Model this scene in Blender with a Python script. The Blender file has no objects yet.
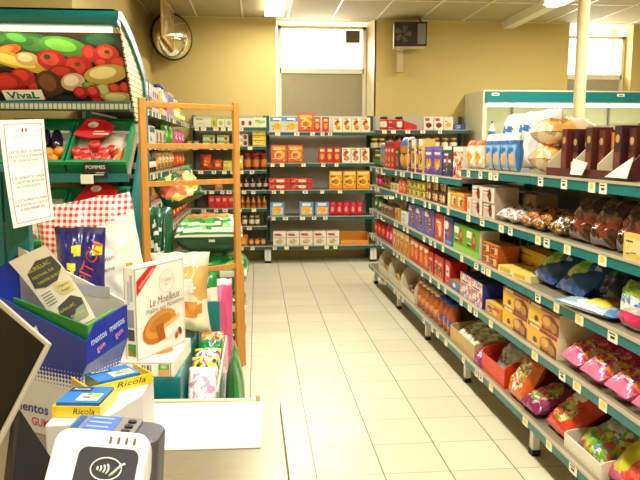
import bpy, math, random
from mathutils import Vector, Matrix, noise
PI = math.pi
S = bpy.context.scene
C = S.collection
RND = random.Random(11)

# ------------------------------------------------------------------ materials
def lin(h):
    h = h.lstrip('#')
    v = [int(h[i:i + 2], 16) / 255 for i in (0, 2, 4)]
    return tuple(c / 12.92 if c <= .04045 else ((c + .055) / 1.055) ** 2.4 for c in v) + (1,)
MATS = {}
class Nodes:
    def __init__(s, name):
        s.m = bpy.data.materials.new(name); s.m.use_nodes = True
        s.t = s.m.node_tree; s.b = s.t.nodes['Principled BSDF']; s.out = s.t.nodes['Material Output']
    def n(s, typ, **kw):
        x = s.t.nodes.new(typ)
        for k, v in kw.items(): setattr(x, k, v)
        return x
    def l(s, a, b): s.t.links.new(a, b)
    def math(s, op, a, b=None, clamp=False):
        x = s.n('ShaderNodeMath', operation=op, use_clamp=clamp)
        for i, q in enumerate((a, b)):
            if q is None: continue
            if isinstance(q, (int, float)): x.inputs[i].default_value = q
            else: s.l(q, x.inputs[i])
        return x.outputs[0]
    def coord(s, which='Object'):
        return s.n('ShaderNodeTexCoord').outputs[which]
    def mix(s, fac, a, b):
        x = s.n('ShaderNodeMix', data_type='RGBA')
        if isinstance(fac, (int, float)): x.inputs[0].default_value = fac
        else: s.l(fac, x.inputs[0])
        for i, q in ((6, a), (7, b)):
            if isinstance(q, tuple): x.inputs[i].default_value = q
            else: s.l(q, x.inputs[i])
        return x.outputs[2]
    def color(s, q): s.l(q, s.b.inputs['Base Color'])
    def done(s, rough=.5, metal=0., coat=0.):
        s.b.inputs['Roughness'].default_value = rough
        s.b.inputs['Metallic'].default_value = metal
        s.b.inputs['Coat Weight'].default_value = coat
        return s.m
def mat(h, rough=.5, metal=0., coat=0., vary=.12, scale=9.):
    """plain coloured surface with a slight procedural mottling"""
    k = ('p', h, rough, metal, coat, vary, scale)
    if k in MATS: return MATS[k]
    N = Nodes('surface_' + h.strip('#'))
    nz = N.n('ShaderNodeTexNoise'); nz.inputs['Scale'].default_value = scale; nz.inputs['Detail'].default_value = 3
    N.l(N.coord(), nz.inputs['Vector'])
    c = lin(h); d = tuple(x * (1 - vary) for x in c[:3]) + (1,)
    N.color(N.mix(nz.outputs[0], c, d))
    MATS[k] = N.done(rough, metal, coat); return MATS[k]
def speckle(cols, scale=40., rough=.3, coat=.4, soft=False):
    """printed or piled mixture of several colours in small cells"""
    k = ('s', tuple(cols), scale, rough, coat, soft)
    if k in MATS: return MATS[k]
    if not soft: scale *= 2.2
    N = Nodes('mixture')
    co = N.coord()
    nz = N.n('ShaderNodeTexNoise'); nz.inputs['Scale'].default_value = scale * .7; N.l(co, nz.inputs['Vector'])
    mx = N.n('ShaderNodeMix', data_type='RGBA'); mx.inputs[0].default_value = .06
    N.l(co, mx.inputs[6]); N.l(nz.outputs['Color'], mx.inputs[7])
    vo = N.n('ShaderNodeTexVoronoi'); vo.inputs['Scale'].default_value = scale; N.l(mx.outputs[2], vo.inputs['Vector'])
    sp = N.n('ShaderNodeSeparateColor'); N.l(vo.outputs['Color'], sp.inputs[0])
    r = N.n('ShaderNodeValToRGB'); r.color_ramp.interpolation = 'LINEAR' if soft else 'CONSTANT'
    e = r.color_ramp.elements
    while len(e) < len(cols): e.new(.5)
    for i, h in enumerate(cols): e[i].position = i / len(cols); e[i].color = lin(h)
    N.l(sp.outputs[0], r.inputs[0]); N.color(r.outputs[0])
    MATS[k] = N.done(rough, 0, coat); return MATS[k]
def emit(h, strength):
    k = ('e', h, strength)
    if k in MATS: return MATS[k]
    N = Nodes('lamp_glow')
    nz = N.n('ShaderNodeTexNoise'); nz.inputs['Scale'].default_value = 2; N.l(N.coord(), nz.inputs['Vector'])
    N.b.inputs['Base Color'].default_value = lin(h); N.b.inputs['Emission Color'].default_value = lin(h)
    N.l(N.math('ADD', N.math('MULTIPLY', nz.outputs[0], .05 * strength), strength * .97), N.b.inputs['Emission Strength'])
    MATS[k] = N.done(.4); return MATS[k]
def clear(h='#ffffff', a=.82, rough=.08):
    k = ('c', h, a)
    if k in MATS: return MATS[k]
    N = Nodes('clear_film')
    tr = N.n('ShaderNodeBsdfTransparent'); mx = N.n('ShaderNodeMixShader')
    nz = N.n('ShaderNodeTexNoise'); nz.inputs['Scale'].default_value = 14; N.l(N.coord(), nz.inputs['Vector'])
    N.l(N.math('ADD', N.math('MULTIPLY', nz.outputs[0], .06), 1 - a - .03), mx.inputs[0])
    N.b.inputs['Base Color'].default_value = lin(h)
    N.l(tr.outputs[0], mx.inputs[1]); N.l(N.b.outputs[0], mx.inputs[2]); N.l(mx.outputs[0], N.out.inputs['Surface'])
    MATS[k] = N.done(rough); return MATS[k]
def frac_line(N, q, x0, s, w):
    """1 on a line of width w repeated every s"""
    f = N.math('FRACT', N.math('DIVIDE', N.math('SUBTRACT', q, x0 - w / 2), s))
    return N.math('LESS_THAN', f, w / s)
def tiles():
    N = Nodes('floor_tile'); sx = N.n('ShaderNodeSeparateXYZ'); N.l(N.coord(), sx.inputs[0])
    g = N.math('MAXIMUM', frac_line(N, sx.outputs[0], .256, .3163, .0055), N.math('MULTIPLY', frac_line(N, sx.outputs[1], 2.941, .3163, .0055), .6))
    cx = N.math('FLOOR', N.math('DIVIDE', N.math('SUBTRACT', sx.outputs[0], .256), .3163))
    cy = N.math('FLOOR', N.math('DIVIDE', N.math('SUBTRACT', sx.outputs[1], 2.941), .3163))
    wn = N.n('ShaderNodeTexWhiteNoise', noise_dimensions='2D'); cb = N.n('ShaderNodeCombineXYZ')
    N.l(cx, cb.inputs[0]); N.l(cy, cb.inputs[1]); N.l(cb.outputs[0], wn.inputs['Vector'])
    nz = N.n('ShaderNodeTexNoise'); nz.inputs['Scale'].default_value = 5; nz.inputs['Detail'].default_value = 5; N.l(N.coord(), nz.inputs['Vector'])
    a = N.mix(wn.outputs[0], lin('#e6dfc6'), lin('#ddd5ba'))
    a = N.mix(N.math('MULTIPLY', nz.outputs[0], .35), a, lin('#d2c8aa'))
    N.color(N.mix(g, a, lin('#6e6040')))
    return N.done(.32)
def plaster(h, name='wall_paint'):
    N = Nodes(name)
    nz = N.n('ShaderNodeTexNoise'); nz.inputs['Scale'].default_value = 1.3; nz.inputs['Detail'].default_value = 6; N.l(N.coord(), nz.inputs['Vector'])
    c = lin(h); N.color(N.mix(nz.outputs[0], c, tuple(x * .9 for x in c[:3]) + (1,)))
    n2 = N.n('ShaderNodeTexNoise'); n2.inputs['Scale'].default_value = 60; N.l(N.coord(), n2.inputs['Vector'])
    bp = N.n('ShaderNodeBump'); bp.inputs['Strength'].default_value = .06; N.l(n2.outputs[0], bp.inputs['Height']); N.l(bp.outputs[0], N.b.inputs['Normal'])
    return N.done(.8)
def ceiling_mat():
    N = Nodes('ceiling_tile')
    nz = N.n('ShaderNodeTexNoise'); nz.inputs['Scale'].default_value = 45; nz.inputs['Detail'].default_value = 4; N.l(N.coord(), nz.inputs['Vector'])
    N.color(N.mix(nz.outputs[0], lin('#b6aa84'), lin('#a5986f')))
    return N.done(.9)
def gridmat(base, line, s, w, ax=(0, 2), rough=.5):
    k = ('g', base, line, s, w, ax)
    if k in MATS: return MATS[k]
    N = Nodes('grid'); sx = N.n('ShaderNodeSeparateXYZ'); N.l(N.coord(), sx.inputs[0])
    g = frac_line(N, sx.outputs[ax[0]], 0, s, w)
    if len(ax) > 1: g = N.math('MAXIMUM', g, frac_line(N, sx.outputs[ax[1]], 0, s, w))
    N.color(N.mix(g, lin(base), lin(line)))
    MATS[k] = N.done(rough); return MATS[k]
def gingham(s=.026):
    k = ('gh', s)
    if k in MATS: return MATS[k]
    N = Nodes('gingham'); sx = N.n('ShaderNodeSeparateXYZ'); N.l(N.coord(), sx.inputs[0])
    a = frac_line(N, sx.outputs[0], 0, s, s / 2); b = frac_line(N, sx.outputs[2], 0, s, s / 2)
    N.color(N.mix(N.math('MULTIPLY', N.math('ADD', a, b), .5), lin('#f6efe8'), lin('#d4202c')))
    MATS[k] = N.done(.45, 0, .2); return MATS[k]
def halftone():
    N = Nodes('dotted_print'); sx = N.n('ShaderNodeSeparateXYZ'); N.l(N.coord(), sx.inputs[0])
    s = .0105; u = N.math('ADD', sx.outputs[0], sx.outputs[1])
    fu = N.math('SUBTRACT', N.math('FRACT', N.math('DIVIDE', u, s)), .5); fv = N.math('SUBTRACT', N.math('FRACT', N.math('DIVIDE', sx.outputs[2], s)), .5)
    d = N.math('SQRT', N.math('ADD', N.math('MULTIPLY', fu, fu), N.math('MULTIPLY', fv, fv)))
    h = N.math('SUBTRACT', sx.outputs[2], N.math('MULTIPLY', sx.outputs[0], -.06))
    r = N.math('MULTIPLY', N.math('DIVIDE', N.math('SUBTRACT', h, .115), .075, clamp=True), .75)
    N.color(N.mix(N.math('LESS_THAN', d, r), lin('#d9d8da'), lin('#17329c')))
    return N.done(.35, 0, .2)
def woodmat(a, b):
    k = ('w', a, b)
    if k in MATS: return MATS[k]
    N = Nodes('wood'); mp = N.n('ShaderNodeMapping'); mp.inputs['Scale'].default_value = (14, 14, 1.3); N.l(N.coord(), mp.inputs[0])
    nz = N.n('ShaderNodeTexNoise'); nz.inputs['Scale'].default_value = 4; nz.inputs['Detail'].default_value = 6; N.l(mp.outputs[0], nz.inputs['Vector'])
    N.color(N.mix(nz.outputs[0], lin(a), lin(b)))
    MATS[k] = N.done(.5); return MATS[k]
def steelmat():
    N = Nodes('worn_counter_steel'); mp = N.n('ShaderNodeMapping'); mp.inputs['Scale'].default_value = (5, 40, 5); N.l(N.coord(), mp.inputs[0])
    nz = N.n('ShaderNodeTexNoise'); nz.inputs['Scale'].default_value = 6; nz.inputs['Detail'].default_value = 8; N.l(mp.outputs[0], nz.inputs['Vector'])
    N.color(N.mix(nz.outputs[0], lin('#8f8468'), lin('#736a54'))); return N.done(.3, .35)

TEAL = mat('#0a7478', .35, vary=.05); TEAL_D = mat('#0b524f', .45, vary=.06)
STEEL = mat('#8f8770', .4, .1); BACK = mat('#7d7868', .55); CREAM = mat('#e9e2c6', .45); LIP = mat('#b9b096', .4); WHITE = mat('#f3f0e6', .45, vary=.04)
BLACK = mat('#15141a', .4); DARK = mat('#2d2b33', .4); FOOT = mat('#221a15', .6); TAGW = mat('#f5efdc', .5, vary=.03); TAGY = mat('#f2d83a', .5, vary=.05)
GREEN = mat('#0c7a4a', .4); WOOD = woodmat('#dd9f48', '#b5762c'); INK = mat('#2b2622', .6); RED = mat('#cf1f22', .4)

# ------------------------------------------------------------------ mesh builder
FONT_CACHE = {}
class MB:
    def __init__(s): s.v = []; s.f = []; s.i = []; s.sm = []; s.mats = []; s.M = Matrix()
    def mi(s, m):
        if m not in s.mats: s.mats.append(m)
        return s.mats.index(m)
    def add(s, vs, fs, m, smooth=False):
        o = len(s.v); s.v += [s.M @ Vector(p) for p in vs]
        for k, f in enumerate(fs):
            s.f.append([o + q for q in f]); s.i.append(s.mi(m[k] if isinstance(m, list) else m)); s.sm.append(smooth)
        return s
    def box(s, x0, x1, y0, y1, z0, z1, m):
        return s.hexa([(x0, y0, z0), (x1, y0, z0), (x1, y1, z0), (x0, y1, z0), (x0, y0, z1), (x1, y0, z1), (x1, y1, z1), (x0, y1, z1)], m)
    def hexa(s, p, m):
        return s.add(p, [(0, 3, 2, 1), (4, 5, 6, 7), (0, 1, 5, 4), (1, 2, 6, 5), (2, 3, 7, 6), (3, 0, 4, 7)], m)
    def prism(s, poly, z0, z1, m):
        n = len(poly)
        return s.add([(x, y, z0) for x, y in poly] + [(x, y, z1) for x, y in poly],
                     [tuple(range(n))[::-1], tuple(range(n, 2 * n))] + [(i, (i + 1) % n, n + (i + 1) % n, n + i) for i in range(n)], m)
    def slab(s, quad, t, m):
        """a sheet of thickness t through four points"""
        a, b, c, d = (Vector(q) for q in quad); nn = (b - a).cross(d - a).normalized() * t
        return s.hexa([a, b, c, d, a + nn, b + nn, c + nn, d + nn], m)
    def lathe(s, prof, m, n=14, cx=0, cy=0):
        vs = []; fs = []; mm = []
        for r, z in prof: vs += [(cx + r * math.cos(2 * PI * k / n), cy + r * math.sin(2 * PI * k / n), z) for k in range(n)]
        for j in range(len(prof) - 1):
            for k in range(n):
                a = j * n + k; b = j * n + (k + 1) % n; fs.append((a, b, b + n, a + n)); mm.append(m[j] if isinstance(m, list) else m)
        fs.append(tuple(range(n))[::-1]); mm.append(mm[0]); q = (len(prof) - 1) * n; fs.append(tuple(range(q, q + n))); mm.append(mm[-2])
        return s.add(vs, fs, mm, True)
    def tube(s, pts, r, m, n=8):
        pts = [Vector(p) for p in pts]; vs = []; fs = []
        for j, p in enumerate(pts):
            d = (pts[min(j + 1, len(pts) - 1)] - pts[max(j - 1, 0)]).normalized()
            u = d.cross(Vector((0, 0, 1)) if abs(d.z) < .9 else Vector((1, 0, 0))).normalized(); w = d.cross(u)
            vs += [p + u * (r * math.cos(2 * PI * k / n)) + w * (r * math.sin(2 * PI * k / n)) for k in range(n)]
        for j in range(len(pts) - 1):
            for k in range(n):
                a = j * n + k; b = j * n + (k + 1) % n; fs.append((a, b, b + n, a + n))
        fs += [tuple(range(n))[::-1], tuple(range((len(pts) - 1) * n, len(pts) * n))]
        return s.add(vs, fs, m, True)
    # flat printing on the plane y = y0 seen from -y
    def rect(s, x0, x1, z0, z1, y, m): return s.add([(x0, y, z0), (x1, y, z0), (x1, y, z1), (x0, y, z1)], [(0, 1, 2, 3)], m)
    def poly(s, pts, y, m): return s.add([(x, y, z) for x, z in pts], [tuple(range(len(pts)))], m)
    def ell(s, cx, cz, rx, rz, y, m, rot=0., n=20):
        c, q = math.cos(rot), math.sin(rot)
        return s.poly([(cx + rx * math.cos(a) * c - rz * math.sin(a) * q, cz + rx * math.cos(a) * q + rz * math.sin(a) * c) for a in (2 * PI * k / n for k in range(n))], y, m)
    def text(s, body, cx, cz, size, y, m, width=None, shear=0., rot=0., bold=0., fn=None):
        k = (body, shear, bold)
        if k not in FONT_CACHE:
            cu = bpy.data.curves.new('lettering', 'FONT'); cu.body = body; cu.align_x = 'CENTER'; cu.align_y = 'CENTER'; cu.shear = shear; cu.resolution_u = 2; cu.offset = bold
            ob = bpy.data.objects.new('lettering', cu); C.objects.link(ob); dg = bpy.context.evaluated_depsgraph_get(); dg.update()
            me = bpy.data.meshes.new_from_object(ob.evaluated_get(dg)); FONT_CACHE[k] = ([tuple(v.co) for v in me.vertices], [tuple(p.vertices) for p in me.polygons])
            bpy.data.objects.remove(ob); bpy.data.curves.remove(cu); bpy.data.meshes.remove(me)
        vs, fs = FONT_CACHE[k]
        if not vs: return s
        w = max(v[0] for v in vs) - min(v[0] for v in vs); mx = (max(v[0] for v in vs) + min(v[0] for v in vs)) / 2; kx = width / w if width else size
        c, q = math.cos(rot), math.sin(rot); o = []
        for v in vs:
            a, b = (v[0] - mx) * kx, v[1] * size; x, z = cx + a * c - b * q, cz + a * q + b * c
            o.append((x, fn(x, z) if fn else y, z))
        return s.add(o, fs, m)
    def ground(s):
        z = min(p.z for p in s.v); y = min(p.y for p in s.v)
        s.v = [Vector((p.x, p.y - y, p.z - z)) for p in s.v]; return s
    def build(s, name, parent=None, bevel=0., loc=None, rz=0.):
        me = bpy.data.meshes.new(name); me.from_pydata([tuple(p) for p in s.v], [], s.f)
        for m in s.mats: me.materials.append(m)
        me.polygons.foreach_set('material_index', s.i); me.polygons.foreach_set('use_smooth', s.sm); me.update()
        o = bpy.data.objects.new(name, me); C.objects.link(o)
        if parent: o.parent = parent
        if loc is not None: o.location = loc; o.rotation_euler[2] = rz
        if bevel:
            b = o.modifiers.new('edge', 'BEVEL'); b.width = bevel; b.segments = 2; b.limit_method = 'ANGLE'; b.angle_limit = 1.0
        return o
def tag(o, label, cat, group=None):
    o['label'] = label; o['category'] = cat
    if group: o['group'] = group
    return o
def thing(name, label, cat, loc=(0, 0, 0), rz=0., group=None):
    o = bpy.data.objects.new(name, None); C.objects.link(o); o.location = loc; o.rotation_euler[2] = rz
    return tag(o, label, cat, group)
def struct(o): o['kind'] = 'structure'; return o
def dup(root):
    r = root.copy(); C.objects.link(r)
    for ch in list(root.children):
        c = ch.copy(); C.objects.link(c); c.parent = r
        for g in list(ch.children):
            d = g.copy(); C.objects.link(d); d.parent = c
    return r
def bx(*a): return MB().box(*a)

# ------------------------------------------------------------------ goods
def busy(b, w, h, base, k):
    """small print of a package front: title bar, lines of type and a few flashes"""
    q = random.Random(base + str(round(w, 3)) + str(round(h, 3))); c = lin(base); dark = sum(c[:3]) < 1.1; y = -.0008 - .0003 * (k + 1)
    ink = mat('#f2e6c8' if dark else '#5a2a1a', .4); ink2 = mat(q.choice(('#f0d060', '#e8e0d0', '#d84a2a', '#3a2a6a', '#f4a030')), .4)
    x0 = q.uniform(-.42, -.3) * w; z0 = q.uniform(.62, .74) * h
    for i in range(q.randint(4, 6)):
        x1 = x0 + q.uniform(.05, .10) * w; b.rect(x0, x1, z0, z0 + .07 * h, y, ink); x0 = x1 + .018 * w
    for i in range(2):
        a = q.uniform(-.45, .05) * w; e = q.uniform(.1, .5) * h; b.rect(a, a + q.uniform(.12, .3) * w, e, e + .025 * h, y - .0003, ink)
    for i in range(3):
        b.ell(q.uniform(-.4, .4) * w, q.uniform(.12, .55) * h, q.uniform(.03, .08) * w, q.uniform(.03, .08) * h, y - .0005, ink2)
def carton(w, d, h, base, pr=(), side=None, top=None, bevel=0., detail=True):
    """box with its printed front on the plane y = 0; prints in fractions of the front"""
    b = MB(); B = mat(base, .38, coat=.25, vary=.06); SD = mat(side, .38, coat=.25, vary=.06) if side else B; TP = mat(top, .38, coat=.25, vary=.06) if top else B
    b.add([(-w / 2, 0, 0), (w / 2, 0, 0), (w / 2, d, 0), (-w / 2, d, 0), (-w / 2, 0, h), (w / 2, 0, h), (w / 2, d, h), (-w / 2, d, h)],
          [(0, 3, 2, 1), (4, 5, 6, 7), (0, 1, 5, 4), (1, 2, 6, 5), (2, 3, 7, 6), (3, 0, 4, 7)], [B, TP, B, SD, B, SD])
    prints(b, w, h, pr)
    if detail and w > .1 and h > .055: busy(b, w, h, base, len(pr))
    return b
def prints(b, w, h, pr, y=0.):
    for k, p in enumerate(pr):
        yy = y - .0006 - .0003 * k
        X = lambda u: (u - .5) * w
        if p[0] == 'r': b.rect(X(p[1]), X(p[3]), p[2] * h, p[4] * h, yy, mat(p[5], .38, coat=.25))
        elif p[0] == 'e': b.ell(X(p[1]), p[2] * h, p[3] * w, p[4] * h, yy, mat(p[5], .38, coat=.25), p[6] if len(p) > 6 else 0)
        elif p[0] == 'p': b.poly([(X(u), v * h) for u, v in p[1]], yy, mat(p[2], .38, coat=.25))
        elif p[0] == 's': b.rect(X(p[1]), X(p[3]), p[2] * h, p[4] * h, yy, speckle(p[5], p[6]))
        elif p[0] == 't': b.text(p[4], X(p[1]), p[2] * h, p[3] * h, yy, mat(p[5], .5), (p[6] * w if len(p) > 6 and p[6] else None))
def pouch(w, h, t, base, paint=(), seed=0, lean=0., crease=.05, nu=22, nv=26, texts=(), gusset=.0, squash=4., roll=0.):
    """pillow bag with crimped ends, creased film and printed zones; leaned back by the angle lean"""
    w *= .94
    b = MB(); off = Vector((seed * 3.1, seed * 1.7, 0))
    def thick(u, v):
        q = max(0., 1 - abs(u) ** 2.6) ** .55 * max(0., 1 - abs(v) ** squash) ** .6
        f = noise.noise(Vector((u * 2.2, v * 2.2, 0)) + off) * .5 + noise.noise(Vector((u * 5.5, v * 4.5, 3)) + off) * .35
        return t / 2 * q * (1 + f * .55) + .0012
    def xz(u, v):
        pinch = 1 - gusset * (1 - abs(v) ** 2) * .5
        e = noise.noise(Vector((v * 3, u * 1.5, 9)) + off) * crease
        return (u * pinch + e * .35) * w / 2, (v + noise.noise(Vector((u * 3, v, 5)) + off) * crease * .5) * h / 2 + h / 2
    def paintat(u, v, front):
        for p in paint:
            if p[0] == 'b' and p[1] <= v <= p[2]: return p[3]
            if p[0] == 's' and p[1] <= u <= p[2]: return p[3]
            if front and p[0] == 'e' and ((u - p[1]) / p[3]) ** 2 + ((v - p[2]) / p[4]) ** 2 <= 1: return p[5]
            if front and p[0] == 'r' and p[1] <= u <= p[3] and p[2] <= v <= p[4]: return p[5]
            if front and p[0] == 'd' and p[1] <= v - u * p[3] <= p[2]: return p[4]
        return base
    for side in (-1, 1):
        vs = []; fs = []; mm = []
        for j in range(nv + 1):
            for i in range(nu + 1):
                u, v = -1 + 2 * i / nu, -1 + 2 * j / nv; x, z = xz(u, v); vs.append((x, side * thick(u, v), z))
        for j in range(nv):
            for i in range(nu):
                a = j * (nu + 1) + i; q = (a, a + 1, a + nu + 2, a + nu + 1); fs.append(q if side < 0 else q[::-1])
                mm.append(paintat(-1 + 2 * (i + .5) / nu, -1 + 2 * (j + .5) / nv, side < 0))
        b.add(vs, fs, mm, True)
    for (body, cu, cv, size, m, width, rot) in texts:
        b.text(body, cu * w / 2, (cv + 1) * h / 2, size, 0, m, width, .2, rot, 0., lambda x, z: -thick(max(-1, min(1, 2 * x / w)), max(-1, min(1, 2 * z / h - 1))) - .004)
    M = Matrix.Rotation(-lean, 3, 'X') @ Matrix.Rotation(-roll, 3, 'Y'); b.v = [M @ p for p in b.v]
    return b.ground()
def bottle(r, h, m, label=None, cap=None, neck=.35):
    b = MB(); q = [(r * .9, 0), (r, h * .04), (r, h * .2), (r * 1.01, h * .21), (r * 1.01, h * .45), (r, h * .46), (r, h * .55), (r * neck, h * .8), (r * neck, h * .93)]
    L = label or m; b.lathe(q, [m, m, m, L, L, m, m, m]); k = b.build('bottle'); 
    c = MB(); c.lathe([(r * neck * 1.15, h * .9), (r * neck * 1.15, h)], cap or BLACK, 10); c.build('cap', k); return k
def jar(r, h, m, lab, cap):
    b = MB(); b.lathe([(r * .92, 0), (r, h * .05), (r, h * .18), (r * 1.01, h * .19), (r * 1.01, h * .62), (r, h * .63), (r, h * .74), (r * .82, h * .85)], [m, m, m, lab, lab, m, m]); k = b.build('jar')
    c = MB(); c.lathe([(r * .9, h * .84), (r * .9, h)], cap, 12); c.build('lid', k); return k
ORD = ['first', 'second', 'third', 'fourth', 'fifth', 'sixth', 'seventh', 'eighth', 'ninth', 'tenth', 'eleventh', 'twelfth']
def nth(i, n, lm):
    if n == 1: return ''
    if i == 0: return ', nearest ' + lm
    if i == n - 1: return ', farthest from ' + lm
    return ', ' + ORD[i] + ' from ' + lm
def run(src, ts, at, z, name, cat, label, group, lm, back=.012, levels=(0.,), jit=.012, rot=0.):
    if 'bottle' in name or 'jar' in name: back += .056
    """a row of like goods along a shelf: src is the first of them, the rest are copies"""
    o = src.build(name) if isinstance(src, MB) else src
    o.name = name; first = True; n = len(ts)
    for lv, dz in enumerate(levels):
        for i, t in enumerate(ts):
            c = o if first else dup(o); first = False
            x, y, r = at(t, back + RND.uniform(0, .008)); c.location = (x, y, z + dz + .0008); c.rotation_euler[2] = r + rot + RND.uniform(-jit, jit)
            st = '' if len(levels) == 1 else (', lower layer', ', upper layer', ', third layer')[lv] if len(levels) < 4 else ''
            tag(c, label + st + nth(i, n, lm), cat, group if n * len(levels) > 1 else None)
    return o
def spread(a, b, n):
    """centres of n equal places between a and b, and their pitch; the first is the one at a"""
    return [a + (b - a) * (i + .5) / n for i in range(n)]
# ------------------------------------------------------------------ room
ZC = 3.26
WALL = plaster('#d3bd78')
def wall(name, boxes, m=WALL):
    b = MB()
    for q in boxes: b.box(*q, m)
    return struct(b.build(name))
struct(bx(-3, 7, -2.6, 10, -.1, 0, tiles()).build('floor'))
struct(bx(-3, 7, -2.6, 10, ZC, ZC + .1, ceiling_mat()).build('ceiling'))
# back wall with two window recesses that run up to the ceiling
wall('wall_back', [(-3, .275, 9.4, 10, 0, ZC), (1.62, 4.385, 9.4, 10, 0, ZC), (5.32, 7, 9.4, 10, 0, ZC), (.275, 1.62, 9.4, 10, 0, 1.72), (4.385, 5.32, 9.4, 10, 0, 1.75)])
wall('wall_left', [(-1.6, -1.38, 5.45, 9.4, 0, ZC), (-2.3, -2.1, -2.4, 5.45, 0, ZC), (-2.1, -1.6, 5.45, 5.6, 0, ZC)])
wall('wall_right', [(6.6, 6.8, -2.4, 9.4, 0, ZC)])
wall('wall_rear', [(-2.3, 6.8, -2.6, -2.4, 0, ZC)])
b = MB()
for k in range(-4, 11): b.box(.43 + .6 * k - .01, .43 + .6 * k + .01, -2.4, 9.4, ZC - .006, ZC + .002, CREAM)
for k in range(-8, 2): b.box(-2.1, 6.6, 8.2 + 1.2 * k - .01, 8.2 + 1.2 * k + .01, ZC - .005, ZC + .002, CREAM)
struct(b.build('trim_1'))
FRAME = mat('#efe6cc', .4); PANEL = mat('#a3987a', .7)
def window(name, x0, x1, zb, zs, zt, y, frosted):
    r = bpy.data.objects.new(name, None); C.objects.link(r); struct(r); r.location = (x0, y, zb); w = x1 - x0; h = zt - zb; s = zs - zb
    f = MB()
    for q in ((0, w, -.02, .04, 0, .04), (0, w, -.02, .04, h - .04, h), (0, .05, -.02, .04, 0, h), (w - .05, w, -.02, .04, 0, h), (.03, w - .03, -.02, .04, s - .04, s + .03)): f.box(*q, FRAME)
    f.build('window_frame', r); bx(.03, w - .03, 0, .015, .03, s - .02, frosted).build('lower_panel', r); bx(.03, w - .03, .005, .011, s + .02, h - .03, clear('#ffffff', .93)).build('glass_pane', r)
    return r
w1 = window('window_1', .30, 1.54, 1.72, 2.6, 3.2, 9.64, PANEL)
v = MB().box(.95, 1.15, -.03, .012, 1.26, 1.43, mat('#8e8064', .6)); v.box(.96, 1.14, -.034, -.03, 1.27, 1.42, gridmat('#6f6450', '#4c4436', .018, .008, (0, 2))); v.build('ventilator', w1)
window('window_2', 4.40, 5.31, 1.75, 2.55, 3.12, 9.6, mat('#b5ab95', .7))
struct(bx(.275, 1.62, 9.40, 9.62, 1.70, 1.725, FRAME).build('trim_2'))
b = MB(); b.prism([(1.54, 9.66), (1.62, 9.40), (1.64, 9.40), (1.64, 9.66)], 1.72, ZC, mat('#efe2bb', .6)); struct(b.build('trim_3'))
b = MB(); b.lathe([(.052, 0), (.052, ZC)], mat('#e6d3a0', .5), 24, 2.92, 6.0); b.lathe([(.065, 0), (.065, .04)], CREAM, 24, 2.92, 6.0); struct(b.build('support_column')).name = 'support_column'

# ------------------------------------------------------------------ ceiling lamps
TUBE = emit('#fff6e4', 9.)
def luminaire(x, y0, y1, label, k=1.):
    t = thing('ceiling_light', label, 'lamp', (x, (y0 + y1) / 2, ZC), 0, 'fluorescent ceiling lights'); L = (y1 - y0) / 2
    h = MB(); h.hexa([(-.05, -L, -.06), (.05, -L, -.06), (.05, L, -.06), (-.05, L, -.06), (-.10, -L, -.002), (.10, -L, -.002), (.10, L, -.002), (-.10, L, -.002)], CREAM); h.build('housing', t)
    d = MB(); d.prism([(-.115, -L), (.115, -L), (.115, L), (-.115, L)], -.075, -.06, TUBE); d.build('diffuser', t)
    ld = bpy.data.lights.new('tube_light', 'AREA'); ld.shape = 'RECTANGLE'; ld.size = .22; ld.size_y = y1 - y0; ld.energy = LAMP * k * (y1 - y0); ld.color = (1, .955, .80)
    lo = bpy.data.objects.new('tube_light', ld); C.objects.link(lo); lo.parent = t; lo.location = (0, 0, -.085)
LAMP = 42.
luminaire(.235, 7.5, 8.9, 'white fluorescent ceiling light beside the recessed window over the back shelving', .62)
luminaire(3.49, 6.3, 7.95, 'cream fluorescent ceiling light beyond the support column')
b = MB(); b.hexa([(3.42, 7.96, 3.17), (3.56, 7.96, 3.17), (3.56, 9.4, 3.17), (3.42, 9.4, 3.17), (3.39, 7.96, ZC), (3.59, 7.96, ZC), (3.59, 9.4, ZC), (3.39, 9.4, ZC)], CREAM); struct(b.build('trim_4'))
luminaire(.235, 3.6, 5.4, 'fluorescent ceiling light over the middle of the tiled aisle', 1.25)
luminaire(.235, .2, 2.0, 'fluorescent ceiling light over the checkout counter')
luminaire(3.49, 3.6, 5.4, 'fluorescent ceiling light behind the aisle shelving')
luminaire(.9, -1.9, -.6, 'fluorescent ceiling light behind the cashier', 1.7)

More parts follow.
